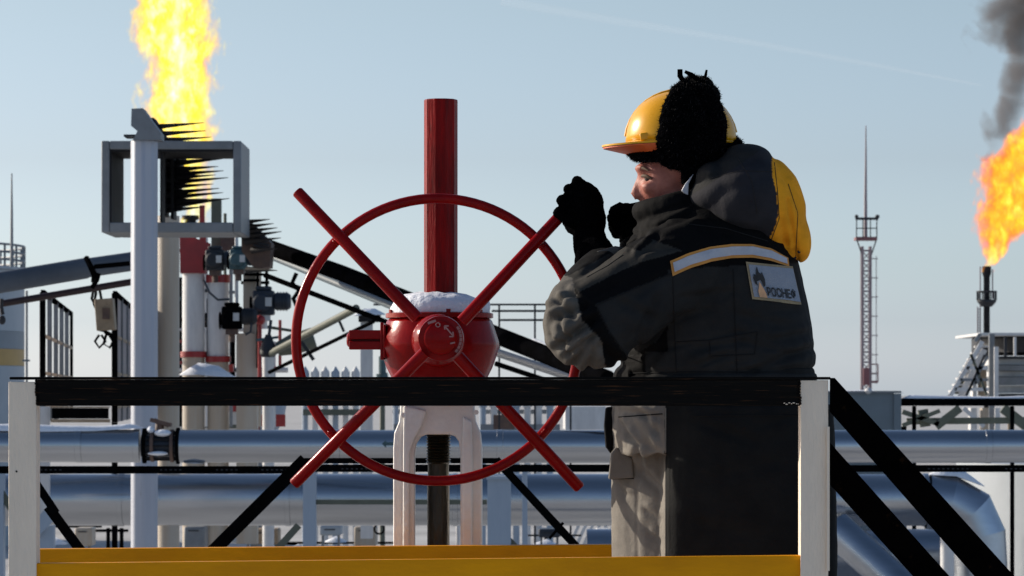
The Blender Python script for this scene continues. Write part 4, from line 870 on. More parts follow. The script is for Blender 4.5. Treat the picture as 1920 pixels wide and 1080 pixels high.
# ------------------------------------------------------------------ flames and smoke (volumes)
def flame_mat(name, cen, rad, H, hot, warp, nscale, dens, smoke=False):
    """cen/rad : lists of (z, x-centre) and (z, radius) in metres, local space, base at the origin"""
    m = bpy.data.materials.new(name); m.use_nodes = True; t = m.node_tree; t.nodes.clear(); N = t.nodes; L = t.links
    out = N.new('ShaderNodeOutputMaterial')
    tc = N.new('ShaderNodeTexCoord')
    def math_(op, a, b=None, c=None, clamp=False):
        n = N.new('ShaderNodeMath'); n.operation = op; n.use_clamp = clamp
        for i, v in enumerate((a, b, c)):
            if v is None: continue
            if isinstance(v, (int, float)): n.inputs[i].default_value = v
            else: L.new(v, n.inputs[i])
        return n.outputs[0]
    nz = N.new('ShaderNodeTexNoise'); nz.inputs['Scale'].default_value = nscale; nz.inputs['Detail'].default_value = 3; nz.inputs['Roughness'].default_value = .55; nz.inputs['Distortion'].default_value = .4
    mp = N.new('ShaderNodeMapping'); mp.inputs['Scale'].default_value = (1, 1, 1.0 if smoke else .62); L.new(tc.outputs['Object'], mp.inputs[0]); L.new(mp.outputs[0], nz.inputs['Vector'])
    vm = N.new('ShaderNodeVectorMath'); vm.operation = 'SUBTRACT'; L.new(nz.outputs['Color'], vm.inputs[0]); vm.inputs[1].default_value = (.5, .5, .5)
    vs = N.new('ShaderNodeVectorMath'); vs.operation = 'SCALE'; L.new(vm.outputs[0], vs.inputs[0]); vs.inputs['Scale'].default_value = warp
    sx0 = N.new('ShaderNodeSeparateXYZ'); L.new(tc.outputs['Object'], sx0.inputs[0])
    ad = N.new('ShaderNodeVectorMath'); ad.operation = 'ADD'; L.new(tc.outputs['Object'], ad.inputs[0]); L.new(vs.outputs[0], ad.inputs[1])
    sx = N.new('ShaderNodeSeparateXYZ'); L.new(ad.outputs[0], sx.inputs[0])
    zn = math_('DIVIDE', sx.outputs[2], H)
    def curve(pts, lo, hi):
        r = N.new('ShaderNodeValToRGB'); L.new(zn, r.inputs[0]); e = r.color_ramp.elements
        while len(e) > 1: e.remove(e[-1])
        e[0].position = max(0, pts[0][0] / H); v = (pts[0][1] - lo) / (hi - lo); e[0].color = (v, v, v, 1)
        for z, q in pts[1:]:
            k = e.new(min(1, z / H)); v = (q - lo) / (hi - lo); k.color = (v, v, v, 1)
        r.color_ramp.interpolation = 'LINEAR'
        return math_('MULTIPLY_ADD', r.outputs[0], hi - lo, lo)
    lo = min(q for z, q in cen) - .01; hi = max(q for z, q in cen) + .01
    cx = curve(cen, lo, hi); rr = curve(rad, 0, max(q for z, q in rad) + .01)
    dx = math_('SUBTRACT', sx.outputs[0], cx); d2 = math_('ADD', math_('MULTIPLY', dx, dx), math_('MULTIPLY', sx.outputs[1], sx.outputs[1])); d = math_('SQRT', d2)
    f = math_('SUBTRACT', 1.0, math_('DIVIDE', d, math_('MAXIMUM', rr, .01)))
    n2 = N.new('ShaderNodeTexNoise'); n2.inputs['Scale'].default_value = nscale * 3.2; n2.inputs['Detail'].default_value = 3; n2.inputs['Roughness'].default_value = .6
    L.new(mp.outputs[0], n2.inputs['Vector'])
    nn2 = math_('SUBTRACT', n2.outputs[0], .5)
    fe = math_('MULTIPLY_ADD', nn2, .9 if smoke else 1.5, f)
    if not smoke:
        de = math_('MULTIPLY', math_('MULTIPLY', fe, 2.0, clamp=True), dens)
        heat = math_('MULTIPLY_ADD', nn2, 3.2, math_('MULTIPLY_ADD', f, 1.15, .0 if 'orange' not in name else -.08))
        cr = N.new('ShaderNodeValToRGB'); L.new(heat, cr.inputs[0]); e = cr.color_ramp.elements
        e[0].position = 0; e[0].color = hot[0]; e[1].position = 1; e[1].color = hot[-1]
        for i, c in enumerate(hot[1:-1]): k = e.new((i + 1) / (len(hot) - 1)); k.color = c
        em = N.new('ShaderNodeEmission'); L.new(cr.outputs[0], em.inputs[0]); L.new(math_('MULTIPLY', de, 1.35), em.inputs[1])
        ab = N.new('ShaderNodeVolumeAbsorption'); ab.inputs[0].default_value = (0, 0, 0, 1); L.new(de, ab.inputs[1])
        sh = N.new('ShaderNodeAddShader'); L.new(em.outputs[0], sh.inputs[0]); L.new(ab.outputs[0], sh.inputs[1]); L.new(sh.outputs[0], out.inputs['Volume'])
    else:
        de = math_('MULTIPLY', math_('MULTIPLY', math_('SUBTRACT', math_('MULTIPLY_ADD', math_('SUBTRACT', nz.outputs[0], .5), 3.2, fe), .28), 1.5, clamp=True), dens)
        sc = N.new('ShaderNodeVolumeScatter'); sc.inputs[0].default_value = (.33, .30, .30, 1); L.new(de, sc.inputs[1])
        ab = N.new('ShaderNodeVolumeAbsorption'); ab.inputs[0].default_value = (.33, .31, .31, 1); L.new(de, ab.inputs[1])
        sh = N.new('ShaderNodeAddShader'); L.new(sc.outputs[0], sh.inputs[0]); L.new(ab.outputs[0], sh.inputs[1]); L.new(sh.outputs[0], out.inputs['Volume'])
    return m
def envelope(cen, rad, grow, H, org, n=20, K=24):
    def ip(pts, z):
        if z <= pts[0][0]: return pts[0][1]
        for a, b in zip(pts, pts[1:]):
            if z <= b[0]: return a[1] + (b[1] - a[1]) * (z - a[0]) / (b[0] - a[0])
        return pts[-1][1]
    mb = MB(); vs = []; fs = []
    for i in range(K + 1):
        z = -.3 + (H + .3) * i / K; r = ip(rad, z) + grow; c = ip(cen, z)
        if i in (0, K): r *= .5
        for j in range(n): a = 2 * pi * j / n; vs.append(Vector(org) + Vector((c + cos(a) * r, sin(a) * r, z)))
    for i in range(K):
        for j in range(n): fs.append((i * n + j, i * n + (j + 1) % n, (i + 1) * n + (j + 1) % n, (i + 1) * n + j))
    fs.append(tuple(reversed(range(n)))); fs.append(tuple(range(K * n, (K + 1) * n))); return mb.add(vs, fs)
def px_prof(rows, x0, y0, k):      # rows: (py, xl, xr)
    cen = [((y0 - y) * k, ((a + b) / 2 - x0) * k) for y, a, b in rows]; rad = [((y0 - y) * k, (b - a) / 2 * k) for y, a, b in rows]
    return cen, rad
rows = [(408, 340, 370), (350, 334, 388), (300, 326, 394), (262, 300, 400), (232, 276, 396), (190, 270, 396), (140, 282, 400), (90, 272, 412), (50, 256, 398), (0, 276, 386), (-60, 262, 380), (-130, 270, 350), (-190, 300, 305)]
cen, rad = px_prof(rows, 357, 408, kfl)
hotA = [(1.0, .28, .10, 1), (1.0, .45, .03, 1), (1.0, .72, .02, 1), (1.05, .95, .06, 1), (1.1, 1.0, .35, 1), (1.1, 1.05, .9, 1)]
H = 598 * kfl; org = P(357, 408, YFL)
fm = flame_mat('gas_flame', cen, rad, H, hotA, 2.4, .95, 3.0)
fm.cycles.volume_step_rate = .12
envelope(cen, rad, .95, H, org).build('flame', fm, label='big yellow-white gas flame above the box frame at upper left', cat='flame', origin=org, smooth=0)
rows = [(498, 1843, 1860), (485, 1836, 1872), (460, 1834, 1900), (430, 1826, 1925), (400, 1830, 1950), (370, 1838, 1960), (330, 1836, 1975), (300, 1846, 1985), (280, 1870, 1995), (240, 1915, 2010), (190, 1950, 2020), (150, 1985, 1990)]
cen, rad = px_prof(rows, 1850, 498, k2); H2 = 348 * k2; org = P(1850, 498, YF2)
hotB = [(.85, .12, .04, 1), (1.0, .22, .02, 1), (1.0, .40, .02, 1), (1.0, .65, .03, 1), (1.05, .9, .15, 1)]
fm2 = flame_mat('orange_gas_flame', cen, rad, H2, hotB, 1.7, .75, 3.0); fm2.cycles.volume_step_rate = .12
envelope(cen, rad, .9, H2, org).build('flame', fm2, label='orange gas flame blowing right from the slim flare stack', cat='flame', origin=org, smooth=0)
rows = [(290, 1835, 1872), (270, 1822, 1885), (240, 1822, 1925), (200, 1828, 1950), (175, 1860, 1965), (140, 1850, 1980), (100, 1840, 1985), (60, 1820, 1990), (20, 1835, 2000), (-60, 1820, 2020)]
cen, rad = px_prof(rows, 1860, 290, k2); H3 = 350 * k2; org = P(1860, 290, YF2 + 4)
smk = flame_mat('grey_smoke', cen, rad, H3, None, 3.2, .34, 1.6, smoke=True); smk.cycles.volume_step_rate = .2
envelope(cen, rad, .6, H3, org).build('smoke_plume', smk, label='grey smoke plume drifting up at the top right corner', cat='smoke', kind='stuff', origin=org, smooth=0)
# ------------------------------------------------------------------ the worker
YM = 8.58
ks = pm(YM)
def M(px, py, dy=0.0): return P(px, py, YM + dy)
def blob(name, mb, mats, parent, voxel=.006, smooth=4, disp=None, matfn=None, sfac=.5, label=None, cols=None):
    """joins overlapping closed shapes into ONE continuous surface, then sculpts it"""
    off = WL[parent.name]
    me = bpy.data.meshes.new('tmp'); me.from_pydata([v - off for v in mb.v], [], mb.f)
    bm = bmesh.new(); bm.from_mesh(me); bmesh.ops.remove_doubles(bm, verts=bm.verts, dist=1e-6); bmesh.ops.recalc_face_normals(bm, faces=bm.faces); bm.to_mesh(me); bm.free()
    o = bpy.data.objects.new('tmp', me); COL.objects.link(o)
    r = o.modifiers.new('r', 'REMESH'); r.mode = 'VOXEL'; r.voxel_size = voxel
    s = o.modifiers.new('s', 'SMOOTH'); s.factor = sfac; s.iterations = smooth
    bpy.context.view_layer.update()
    dg = bpy.context.evaluated_depsgraph_get(); nm = bpy.data.meshes.new_from_object(o.evaluated_get(dg))
    bpy.data.objects.remove(o); bpy.data.meshes.remove(me)
    nm.name = name
    if disp:
        nv = [v.normal.copy() for v in nm.vertices]
        for v, nn_ in zip(nm.vertices, nv):
            w = v.co + off; v.co = v.co + disp(w, nn_)
    nm.materials.clear()
    for mt in (mats if isinstance(mats, (list, tuple)) else [mats]): nm.materials.append(mt)
    if matfn and cols:      # dyed panels of the cloth, one colour per vertex
        ca = nm.color_attributes.new('panel', 'FLOAT_COLOR', 'POINT')
        ca.data.foreach_set('color', [q for v in nm.vertices for q in (cols[matfn(v.co + off, v.normal)] + (1.0,))])
    elif matfn:
        for p in nm.polygons:
            w = p.center + off; p.material_index = matfn(w, p.normal)
    nm.shade_smooth()
    ob = bpy.data.objects.new(name, nm); COL.objects.link(ob); ob.parent = parent; WL[ob.name] = off.copy()
    if label: ob['label'] = label
    return ob
def PX(w):      # design coordinates on the garment (side elevation of the pattern pieces)
    return 960 + w.x * FPX / w.y, 740 - (w.z - CAMZ) * FPX / w.y
def inpoly(x, y, poly):
    c = False; n = len(poly)
    for i in range(n):
        x1, y1 = poly[i]; x2, y2 = poly[(i + 1) % n]
        if (y1 > y) != (y2 > y) and x < (x2 - x1) * (y - y1) / (y2 - y1) + x1: c = not c
    return c
def ridge(p, s, st=(1, 1, 1), off=0):
    q = Vector((p.x * st[0] * s + off, p.y * st[1] * s, p.z * st[2] * s)); return 1 - 2 * abs(noise.noise(q))
def loft(mb, rings, n=32, yaw=0.0, pw=2.3):
    """rings: (cx px, py, dy, half width px, half depth m)  superellipse sections"""
    vs = []; fs = []
    for (cx, py, dy, hw, hd) in rings:
        c = M(cx, py, dy)
        for j in range(n):
            a = 2 * pi * j / n; ca, sa = cos(a), sin(a)
            x = math.copysign(abs(ca) ** (2 / pw), ca) * hw * ks; y = math.copysign(abs(sa) ** (2 / pw), sa) * hd
            vs.append(c + Vector((x * cos(yaw) - y * sin(yaw), x * sin(yaw) + y * cos(yaw), 0)))
    K = len(rings)
    for i in range(K - 1):
        for j in range(n): fs.append((i * n + j, i * n + (j + 1) % n, (i + 1) * n + (j + 1) % n, (i + 1) * n + j))
    fs.append(tuple(range(n))); fs.append(tuple(reversed(range((K - 1) * n, K * n)))); return mb.add(vs, fs)
def limb(mb, pts, n=18):
    """pts: (px,py,dy,radius px); rounded joints"""
    c = [M(*p[:3]) for p in pts]; r = [p[3] * ks for p in pts]
    fine = []; rr = []
    for i in range(len(c) - 1):
        for t in range(6): fine.append(c[i].lerp(c[i + 1], t / 6)); rr.append(r[i] + (r[i + 1] - r[i]) * t / 6)
    fine.append(c[-1]); rr.append(r[-1]); mb.tube(fine, rr, n=n)
    for q, w in zip(c, r): mb.ell(q, (w, w, w), n=16)
    return mb
def ellp(mb, px, py, dy, rx, ry, rz, R=None, n=24): return mb.ell(M(px, py, dy), (rx * ks, ry, rz * ks), R, n)

man = thing('person', Vector((M(1360, 0).x, YM, DECK)), 'man in black and yellow winter workwear and yellow hard hat leaning on the handwheel', 'person')

M_work = mat('panelled_workwear', (1, 1, 1), .82, col2=(.70, .70, .72), scale=13, bump=.45, bscale=150, spec=.06, bdist=.002)
_t = M_work.node_tree; _b = _t.nodes['Principled BSDF']; _src = _b.inputs['Base Color'].links[0].from_socket
_a = _t.nodes.new('ShaderNodeVertexColor'); _a.layer_name = 'panel'; _m = _t.nodes.new('ShaderNodeMix'); _m.data_type = 'RGBA'; _m.blend_type = 'MULTIPLY'; _m.inputs[0].default_value = 1
_t.links.new(_src, _m.inputs[6]); _t.links.new(_a.outputs[0], _m.inputs[7]); _t.links.new(_m.outputs[2], _b.inputs['Base Color'])
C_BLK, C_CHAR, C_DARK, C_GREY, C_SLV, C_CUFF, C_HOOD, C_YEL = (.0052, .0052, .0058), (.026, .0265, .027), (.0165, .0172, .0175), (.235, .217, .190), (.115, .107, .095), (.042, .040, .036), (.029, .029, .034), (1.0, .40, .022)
# --- body: one continuous figure (head, neck, trunk, arms, legs)
b = MB()
hx, hy = 1277, 300
ellp(b, 1286, 285, 0, 84, .080, 96)                       # skull
ellp(b, 1247, 335, 0, 52, .066, 66)                       # face block
ellp(b, 1232, 392, 0, 30, .040, 26)                       # chin
ellp(b, 1262, 372, 0, 50, .062, 38)                       # jaw
ellp(b, 1204, 316, 0, 14, .048, 9)                       # brow ridge
ellp(b, 1222, 350, -.036, 20, .022, 15); ellp(b, 1218, 350, .034, 20, .022, 17)   # cheekbones
b.tube([M(1206, 322, 0), M(1197, 345, 0), M(1192, 362, 0), M(1197, 372, 0)], [.009, .0095, .012, .009], n=12)     # nose
ellp(b, 1202, 366, -.009, 9, .008, 6); ellp(b, 1202, 366, .009, 9, .008, 6)
ellp(b, 1208, 386, 0, 12, .022, 8)                        # lips
ellp(b, 1290, 332, -.082, 13, .012, 24); ellp(b, 1290, 332, .082, 13, .012, 24)   # ears
limb(b, [(1300, 350, 0, 52), (1330, 440, 0, 60)])
loft(b, [(1335, 430, 0, 90, .12), (1335, 480, 0, 120, .18), (1340, 560, 0, 130, .17), (1345, 660, 0, 130, .15), (1345, 760, 0, 135, .16), (1345, 800, 0, 120, .15)])
limb(b, [(1290, 480, -.17, 55), (1112, 604, -.22, 42), (1122, 515, .01, 32), (1112, 470, .09, 26), (1106, 440, .12, 22)])
limb(b, [(1290, 470, .17, 55), (1215, 520, .18, 40), (1196, 450, .14, 26), (1185, 425, .14, 22)])
limb(b, [(1390, 790, -.09, 85), (1370, 1150, -.09, 60), (1385, 1500, -.09, 45), (1385, 1610, -.09, 40)])
limb(b, [(1290, 790, .09, 80), (1260, 1150, .10, 58), (1290, 1500, .10, 45), (1290, 1610, .10, 40)])
def face_disp(w, nrm):
    x, y = PX(w); side = w.y - YM; d = Vector((0, 0, 0))
    for sgn in (-1, 1):     # eye sockets
        e = M(1212, 334, sgn * .036); q = (w - e); g = math.exp(-(q.x ** 2 / .020 ** 2 + (q.y) ** 2 / .020 ** 2 + q.z ** 2 / .0095 ** 2)); d -= nrm * .011 * g
    return d
def face_mat(w, nrm):
    return 0
body = blob('body', b, M_skin, man, voxel=.0048, smooth=3, disp=face_disp)
for sgn in (-1, 1):
    e = MB(); e.ell(M(1217, 334, sgn * .035), (.0105, .0105, .0105), n=14); eo = e.build('eye', M_eye, body)
    e = MB(); e.tube([M(1203, 331, sgn * .026), M(1206, 329.5, sgn * .036), M(1214, 331, sgn * .050), M(1222, 335, sgn * .056)], [.002, .0042, .004, .002], n=8); e.build('eyelid', M_skin, eo) if False else e.build('eyelid', M_brow, body)  # lid in dark brow brown: eye-socket shade put into its colour
    e = MB(); e.tube([M(1200, 318, sgn * .016), M(1199, 315, sgn * .028), M(1206, 315, sgn * .046), M(1216, 320, sgn * .058)], [.002, .0035, .0035, .0015], n=8); e.build('eyebrow', M_brow, body)

# --- trousers
def fold(x, y, segs):
    d = 0
    for (xa, ya, xb, yb, a_, wd) in segs:      # a groove with a puckered ridge beside it
        L = math.hypot(xb - xa, yb - ya); tt = ((x - xa) * (xb - xa) + (y - ya) * (yb - ya)) / (L * L); e = max(0, 1 - max(0, abs(tt - .5) - .35) / .25)
        if e <= 0: continue
        s_ = ((x - xa) * (yb - ya) - (y - ya) * (xb - xa)) / L
        d += a_ * e * (-math.exp(-(s_ / wd) ** 2) + .8 * math.exp(-((s_ - 1.9 * wd) / (wd * 1.2)) ** 2) + .5 * math.exp(-((s_ + 2.1 * wd) / (wd * 1.4)) ** 2))
    return d
t = MB()
loft(t, [(1345, 690, 0, 180, .19), (1343, 740, 0, 186, .195), (1345, 790, 0, 190, .20), (1350, 850, 0, 190, .20)], pw=2.4)
loft(t, [(1404, 760, -.07, 152, .135), (1404, 860, -.08, 158, .135), (1402, 960, -.09, 162, .135), (1402, 1080, -.09, 160, .132), (1400, 1200, -.09, 140, .125), (1395, 1400, -.09, 100, .11), (1393, 1600, -.09, 85, .095), (1393, 1625, -.09, 84, .09)], pw=4.5)
loft(t, [(1258, 760, .06, 112, .15), (1258, 860, .07, 114, .15), (1258, 960, .08, 113, .15), (1258, 1080, .09, 112, .15), (1245, 1200, .09, 88, .12), (1270, 1400, .09, 85, .11), (1280, 1600, .09, 80, .09), (1280, 1625, .09, 80, .09)], pw=1.55)
TRF = [(1188, 872, 1247, 930, .012, 9), (1160, 786, 1192, 832, .008, 6), (1200, 768, 1238, 818, .008, 6), (1160, 770, 1240, 782, .006, 6), (1208, 826, 1243, 860, .006, 7), (1203, 955, 1246, 978, .007, 6), (1212, 1002, 1244, 1018, .006, 6), (1150, 902, 1176, 932, .006, 6), (1194, 838, 1204, 884, .008, 6), (1230, 780, 1244, 840, .007, 5), (1175, 960, 1190, 1040, .003, 10), (1178, 810, 1200, 838, .008, 5)]  # first deep groove stands for the shadow cast by the thigh pocket
def tr_disp(w, nrm):
    x, y = PX(w); lit = max(0, min(1, (1262 - x) / 40))
    top = max(0, 1 - abs(y - 790) / 110)
    q = Vector((w.x, w.y, w.z + .35 * w.x))
    d = .004 * noise.noise(Vector((q.x * 7, q.y * 7, q.z * 5))) + .001 * ridge(q, 20, (.6, .6, 1.3), 5)
    d += lit * top * max(0, min(1, (1246 - x) / 10)) * (.0045 * ridge(Vector((w.x, w.y, w.z - .5 * w.x)), 15, (1, 1, 1.0), 9) + .003 * ridge(Vector((w.x, w.y, w.z + .4 * w.x)), 30, (1, 1, 1), 2))
    if x > 1255: d += .0045 * noise.noise(Vector((w.x * 14 + 2 * noise.noise(w * 4), w.y * 8, w.z * 2.5))) + .5 * fold(x, y, [(1300, 790, 1420, 830, .006, 9), (1330, 900, 1480, 860, .005, 12), (1290, 980, 1440, 1010, .005, 12), (1420, 800, 1490, 780, .006, 8)])
    d += .75 * fold(x + 2.5 * noise.noise(w * 30), y, TRF) * max(0, min(1, (1244 - x) / 12, (x - 1146) / 14)); d -= .0025 * math.exp(-((x - 1196 + 10 * noise.noise(w * 6)) / 5) ** 2) * (1 if y > 900 else 0)
    return nrm * d
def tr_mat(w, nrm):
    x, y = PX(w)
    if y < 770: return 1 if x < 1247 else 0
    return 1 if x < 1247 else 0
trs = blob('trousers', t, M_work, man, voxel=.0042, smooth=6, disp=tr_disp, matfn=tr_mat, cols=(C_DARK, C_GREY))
for nm_, pl, dp, mt in (('pocket_flap', [(1146, 850), (1156, 838), (1186, 860), (1188, 896), (1141, 899)], -.02, M_clgrey), ('dark_strap', [(1136, 764), (1148, 762), (1152, 812), (1146, 852), (1136, 838), (1133, 800)], .05, M_clblk)):
    m = MB(); m.prism([(M(x, 0, dp).x, M(0, y, dp).z) for x, y in pl], YM + dp - .012, YM + dp + .05); m.build(nm_, mt, trs, smooth=0, bevel=.004)

# --- boots
for nm_, cx, dy in (('boot', 1390, -.09), ('boot', 1283, .10)):
    m = MB(); ellp(m, cx - 10, 1625, dy, 78, .065, 52); ellp(m, cx - 75, 1640, dy, 70, .055, 32); m.box(M(cx - 45, 1652, dy), (.26, .11, .03)); blob(nm_, m, M_boot, man, voxel=.01, smooth=3)

# --- jacket
j = MB()
loft(j, [(1340, 722, 0, 189, .20), (1340, 706, 0, 191, .205), (1342, 688, 0, 184, .20), (1346, 660, 0, 180, .20), (1346, 620, 0, 176, .205), (1343, 570, 0, 170, .21), (1338, 520, 0, 165, .215), (1335, 480, 0, 158, .21), (1338, 440, 0, 145, .20), (1352, 400, 0, 106, .16), (1360, 365, 0, 78, .12)], pw=2.35)
ellp(j, 1308, 468, -.13, 90, .10, 62); ellp(j, 1308, 462, .13, 90, .10, 62)      # shoulders
limb(j, [(1285, 490, -.17, 80), (1200, 545, -.21, 80), (1112, 602, -.235, 80), (1100, 606, -.235, 80)])       # upper arm + elbow
limb(j, [(1100, 610, -.235, 79), (1103, 575, -.17, 72), (1118, 540, -.08, 62), (1130, 520, -.02, 54)])            # forearm
ellp(j, 1068, 575, -.22, 42, .07, 50); ellp(j, 1118, 655, -.22, 60, .07, 34)
limb(j, [(1295, 480, .15, 76), (1235, 515, .18, 62), (1205, 490, .15, 46), (1200, 470, .13, 38)])                  # right arm
ellp(j, 1212, 456, -.03, 34, .05, 22)
# stand-up collar : tilted ring around the jaw
ring = []
for i in range(25):
    a = 2 * pi * i / 24; ring.append(M(1266 + 62 * cos(a), 381 - 16 * cos(a), .098 * sin(a)))
j.tube(ring, 21 * ks, n=12, caps=False)
ring = [M(1284 + 66 * cos(2 * pi * i / 24), 414 - 22 * cos(2 * pi * i / 24), .115 * sin(2 * pi * i / 24)) for i in range(25)]
j.tube(ring, 30 * ks, n=12, caps=False)
ELB = [(1040, 556, 1082, 604, .007, 6), (1034, 604, 1104, 572, .013, 7), (1044, 652, 1118, 594, .014, 7), (1028, 580, 1080, 552, .008, 5), (1062, 664, 1120, 622, .009, 5), (1072, 686, 1112, 628, .008, 6), (1034, 628, 1076, 668, .007, 5), (1100, 700, 1112, 650, .007, 6), (1048, 584, 1066, 640, .006, 5), (1060, 545, 1100, 570, .006, 6), (1092, 560, 1160, 530, .006, 8), (1120, 640, 1170, 690, .007, 8), (1085, 520, 1160, 480, .005, 7), (1150, 590, 1240, 520, .003, 9), (1180, 640, 1240, 560, .003, 9), (1180, 470, 1215, 440, .008, 6), (1196, 478, 1240, 446, .008, 6), (1175, 455, 1200, 436, .006, 5), (1210, 470, 1275, 462, .006, 6),
       (1260, 600, 1340, 575, .005, 8), (1290, 655, 1400, 640, .006, 7), (1380, 590, 1470, 610, .005, 9), (1400, 698, 1515, 655, .008, 7), (1270, 560, 1390, 545, .004, 8), (1440, 640, 1515, 625, .006, 7), (1300, 690, 1370, 660, .007, 7), (1420, 585, 1500, 580, .005, 8), (1150, 560, 1230, 600, .004, 8), (1230, 560, 1190, 650, .005, 8), (1210, 700, 1250, 640, .005, 8), (1230, 430, 1300, 405, .005, 7), (1225, 410, 1290, 385, .004, 6), (1300, 430, 1380, 440, .003, 9)]
def jk_disp(w, nrm):
    x, y = PX(w); q = Vector((w.x, w.y, w.z))
    d = .0035 * noise.noise(q * 9) + .0012 * ridge(q, 17, (1, 1, 1.4), 4)
    if w.y < YM + .1: d += .95 * fold(x + 3 * noise.noise(q * 25), y, ELB)
    el = math.exp(-(((x - 1095) / 75) ** 2 + ((y - 625) / 70) ** 2))                # elbow folds
    q2 = Vector((w.x + .9 * w.z, w.y, w.z * .4)); d += el * (.003 * ridge(q2, 12, (1, 1, 1), 2) + .0015 * ridge(Vector((w.x * .3 - w.z * .4, w.y * .4, w.z + w.x * .3)), 40, (1, 1, 1), 5))
    sl = math.exp(-(((x - 1190) / 60) ** 2 + ((y - 470) / 40) ** 2)); q3 = Vector((w.x * .5 + w.z * .8, w.y, w.z)); d += sl * .003 * ridge(q3, 18, (1, 1, 1), 3)
    ws = math.exp(-((y - 660) / 40) ** 2) * (1 if x > 1200 else .4); q4 = Vector((w.x * .35, w.y * .35, w.z + .12 * w.x)); d += ws * .005 * ridge(q4, 11, (1, 1, 1), 8)
    if x > 1180: d -= .011 * math.exp(-((y - (700 - (x - 1180) * .02)) / 6) ** 2)     # drawn-in waist above the hem
    for (xa, ya, xb, yb, a_) in ((1180, 668, 1390, 622, .006), (1390, 640, 1500, 668, .005), (1340, 690, 1520, 655, .005), (1265, 640, 1265, 560, .0), (1270, 575, 1360, 560, .003)):
        L2 = (xb - xa) ** 2 + (yb - ya) ** 2; tt = max(0, min(1, ((x - xa) * (xb - xa) + (y - ya) * (yb - ya)) / L2)); dd_ = math.hypot(x - xa - tt * (xb - xa), y - ya - tt * (yb - ya)); d -= a_ * math.exp(-(dd_ / 6) ** 2)
    return nrm * d
def jk_mat(w, nrm):
    x, y = PX(w); front = nrm.y < .3
    if inpoly(x, y, [(1000, 500), (1072, 520), (1092, 600), (1128, 640), (1140, 720), (1060, 720), (1000, 640)]): return 2
    if inpoly(x, y, [(1060, 520), (1168, 462), (1200, 470), (1225, 450), (1280, 470), (1200, 492), (1150, 515), (1085, 548)]) : return 3
    if inpoly(x, y, [(1116, 570), (1268, 508), (1258, 600), (1232, 640), (1178, 672), (1140, 620)]): return 1
    if x > 1252 and y > 505 - (x - 1252) * .05 and w.y < YM + .25: return 1
    if y > 660 and x > 1210: return 1
    return 0
jk = blob('jacket', j, M_work, man, voxel=.0040, smooth=7, disp=jk_disp, matfn=jk_mat, cols=(C_BLK, C_CHAR, C_SLV, C_CUFF))

# --- hood
h = MB()
ellp(h, 1392, 375, 0, 88, .135, 92); ellp(h, 1356, 362, 0, 76, .115, 48, Matrix.Rotation(radians(-20), 3, 'Y')); ellp(h, 1436, 396, 0, 62, .115, 84)
ellp(h, 1468, 392, 0, 36, .095, 92, Matrix.Rotation(radians(-14), 3, 'Y')); ellp(h, 1490, 445, -.01, 27, .06, 50, Matrix.Rotation(radians(-8), 3, 'Y')); ellp(h, 1470, 470, 0, 38, .06, 22)
ellp(h, 1326, 334, 0, 32, .095, 26, Matrix.Rotation(radians(-30), 3, 'Y')); ellp(h, 1395, 300, 0, 48, .09, 26)
_hm = h; _c = M(1400, 380, 0)
for _i, _v in enumerate(_hm.v): _hm.v[_i] = Vector((_v.x, YM + (_v.y - YM) * 1.35 - .055, _v.z))
def hd_disp(w, nrm):
    x, y = PX(w); q = w
    d = .002 * noise.noise(q * 9) + .0008 * ridge(q, 22, (1, 1, .8), 4) + .8 * fold(x, y, [(1330, 330, 1420, 300, .003, 8), (1340, 370, 1440, 330, .003, 9), (1350, 420, 1430, 440, .003, 8), (1470, 330, 1500, 400, .005, 6), (1462, 400, 1475, 470, .005, 6), (1440, 480, 1495, 470, .005, 6)])
    if x > 1440: d += .0025 * noise.noise(Vector((w.x * 1.8 + w.z * .5, w.y, w.z * .5)) * 22)
    d -= .007 * math.exp(-((x - (1482 + (y - 400) * .14)) / 4) ** 2) * (1 if 370 < y < 500 else 0)
    return nrm * d
def hd_bound(y): # seam between grey and yellow
    pts = [(270, 1452), (300, 1447), (330, 1448), (360, 1456), (400, 1460), (430, 1452), (450, 1440), (470, 1420), (500, 1400)]
    for a, b_ in zip(pts, pts[1:]):
        if y <= b_[0]: return a[1] + (b_[1] - a[1]) * (y - a[0]) / (b_[0] - a[0])
    return 1400
def hd_mat(w, nrm):
    x, y = PX(w)
    if x > hd_bound(y) : return 1
    if inpoly(x, y, [(1270, 300), (1400, 260), (1440, 270), (1400, 300), (1330, 345), (1290, 370)]): return 2
    if y > 395 + (x - 1330) * .55 and x < 1450: return 2
    return 0
M_hoodblk = M_clchar
hood = blob('hood', h, M_work, man, voxel=.0045, smooth=22, disp=hd_disp, matfn=hd_mat, cols=(C_HOOD, C_YEL, C_CHAR))
m = MB(); m.prism([(M(x, 0, -.1).x, M(0, y, -.1).z) for x, y in [(1277, 358), (1284, 345), (1300, 326), (1291, 345), (1290, 367), (1284, 364)]], YM - .115, YM - .10); m.build('collar_lining', M_refl, jk, bevel=.002)

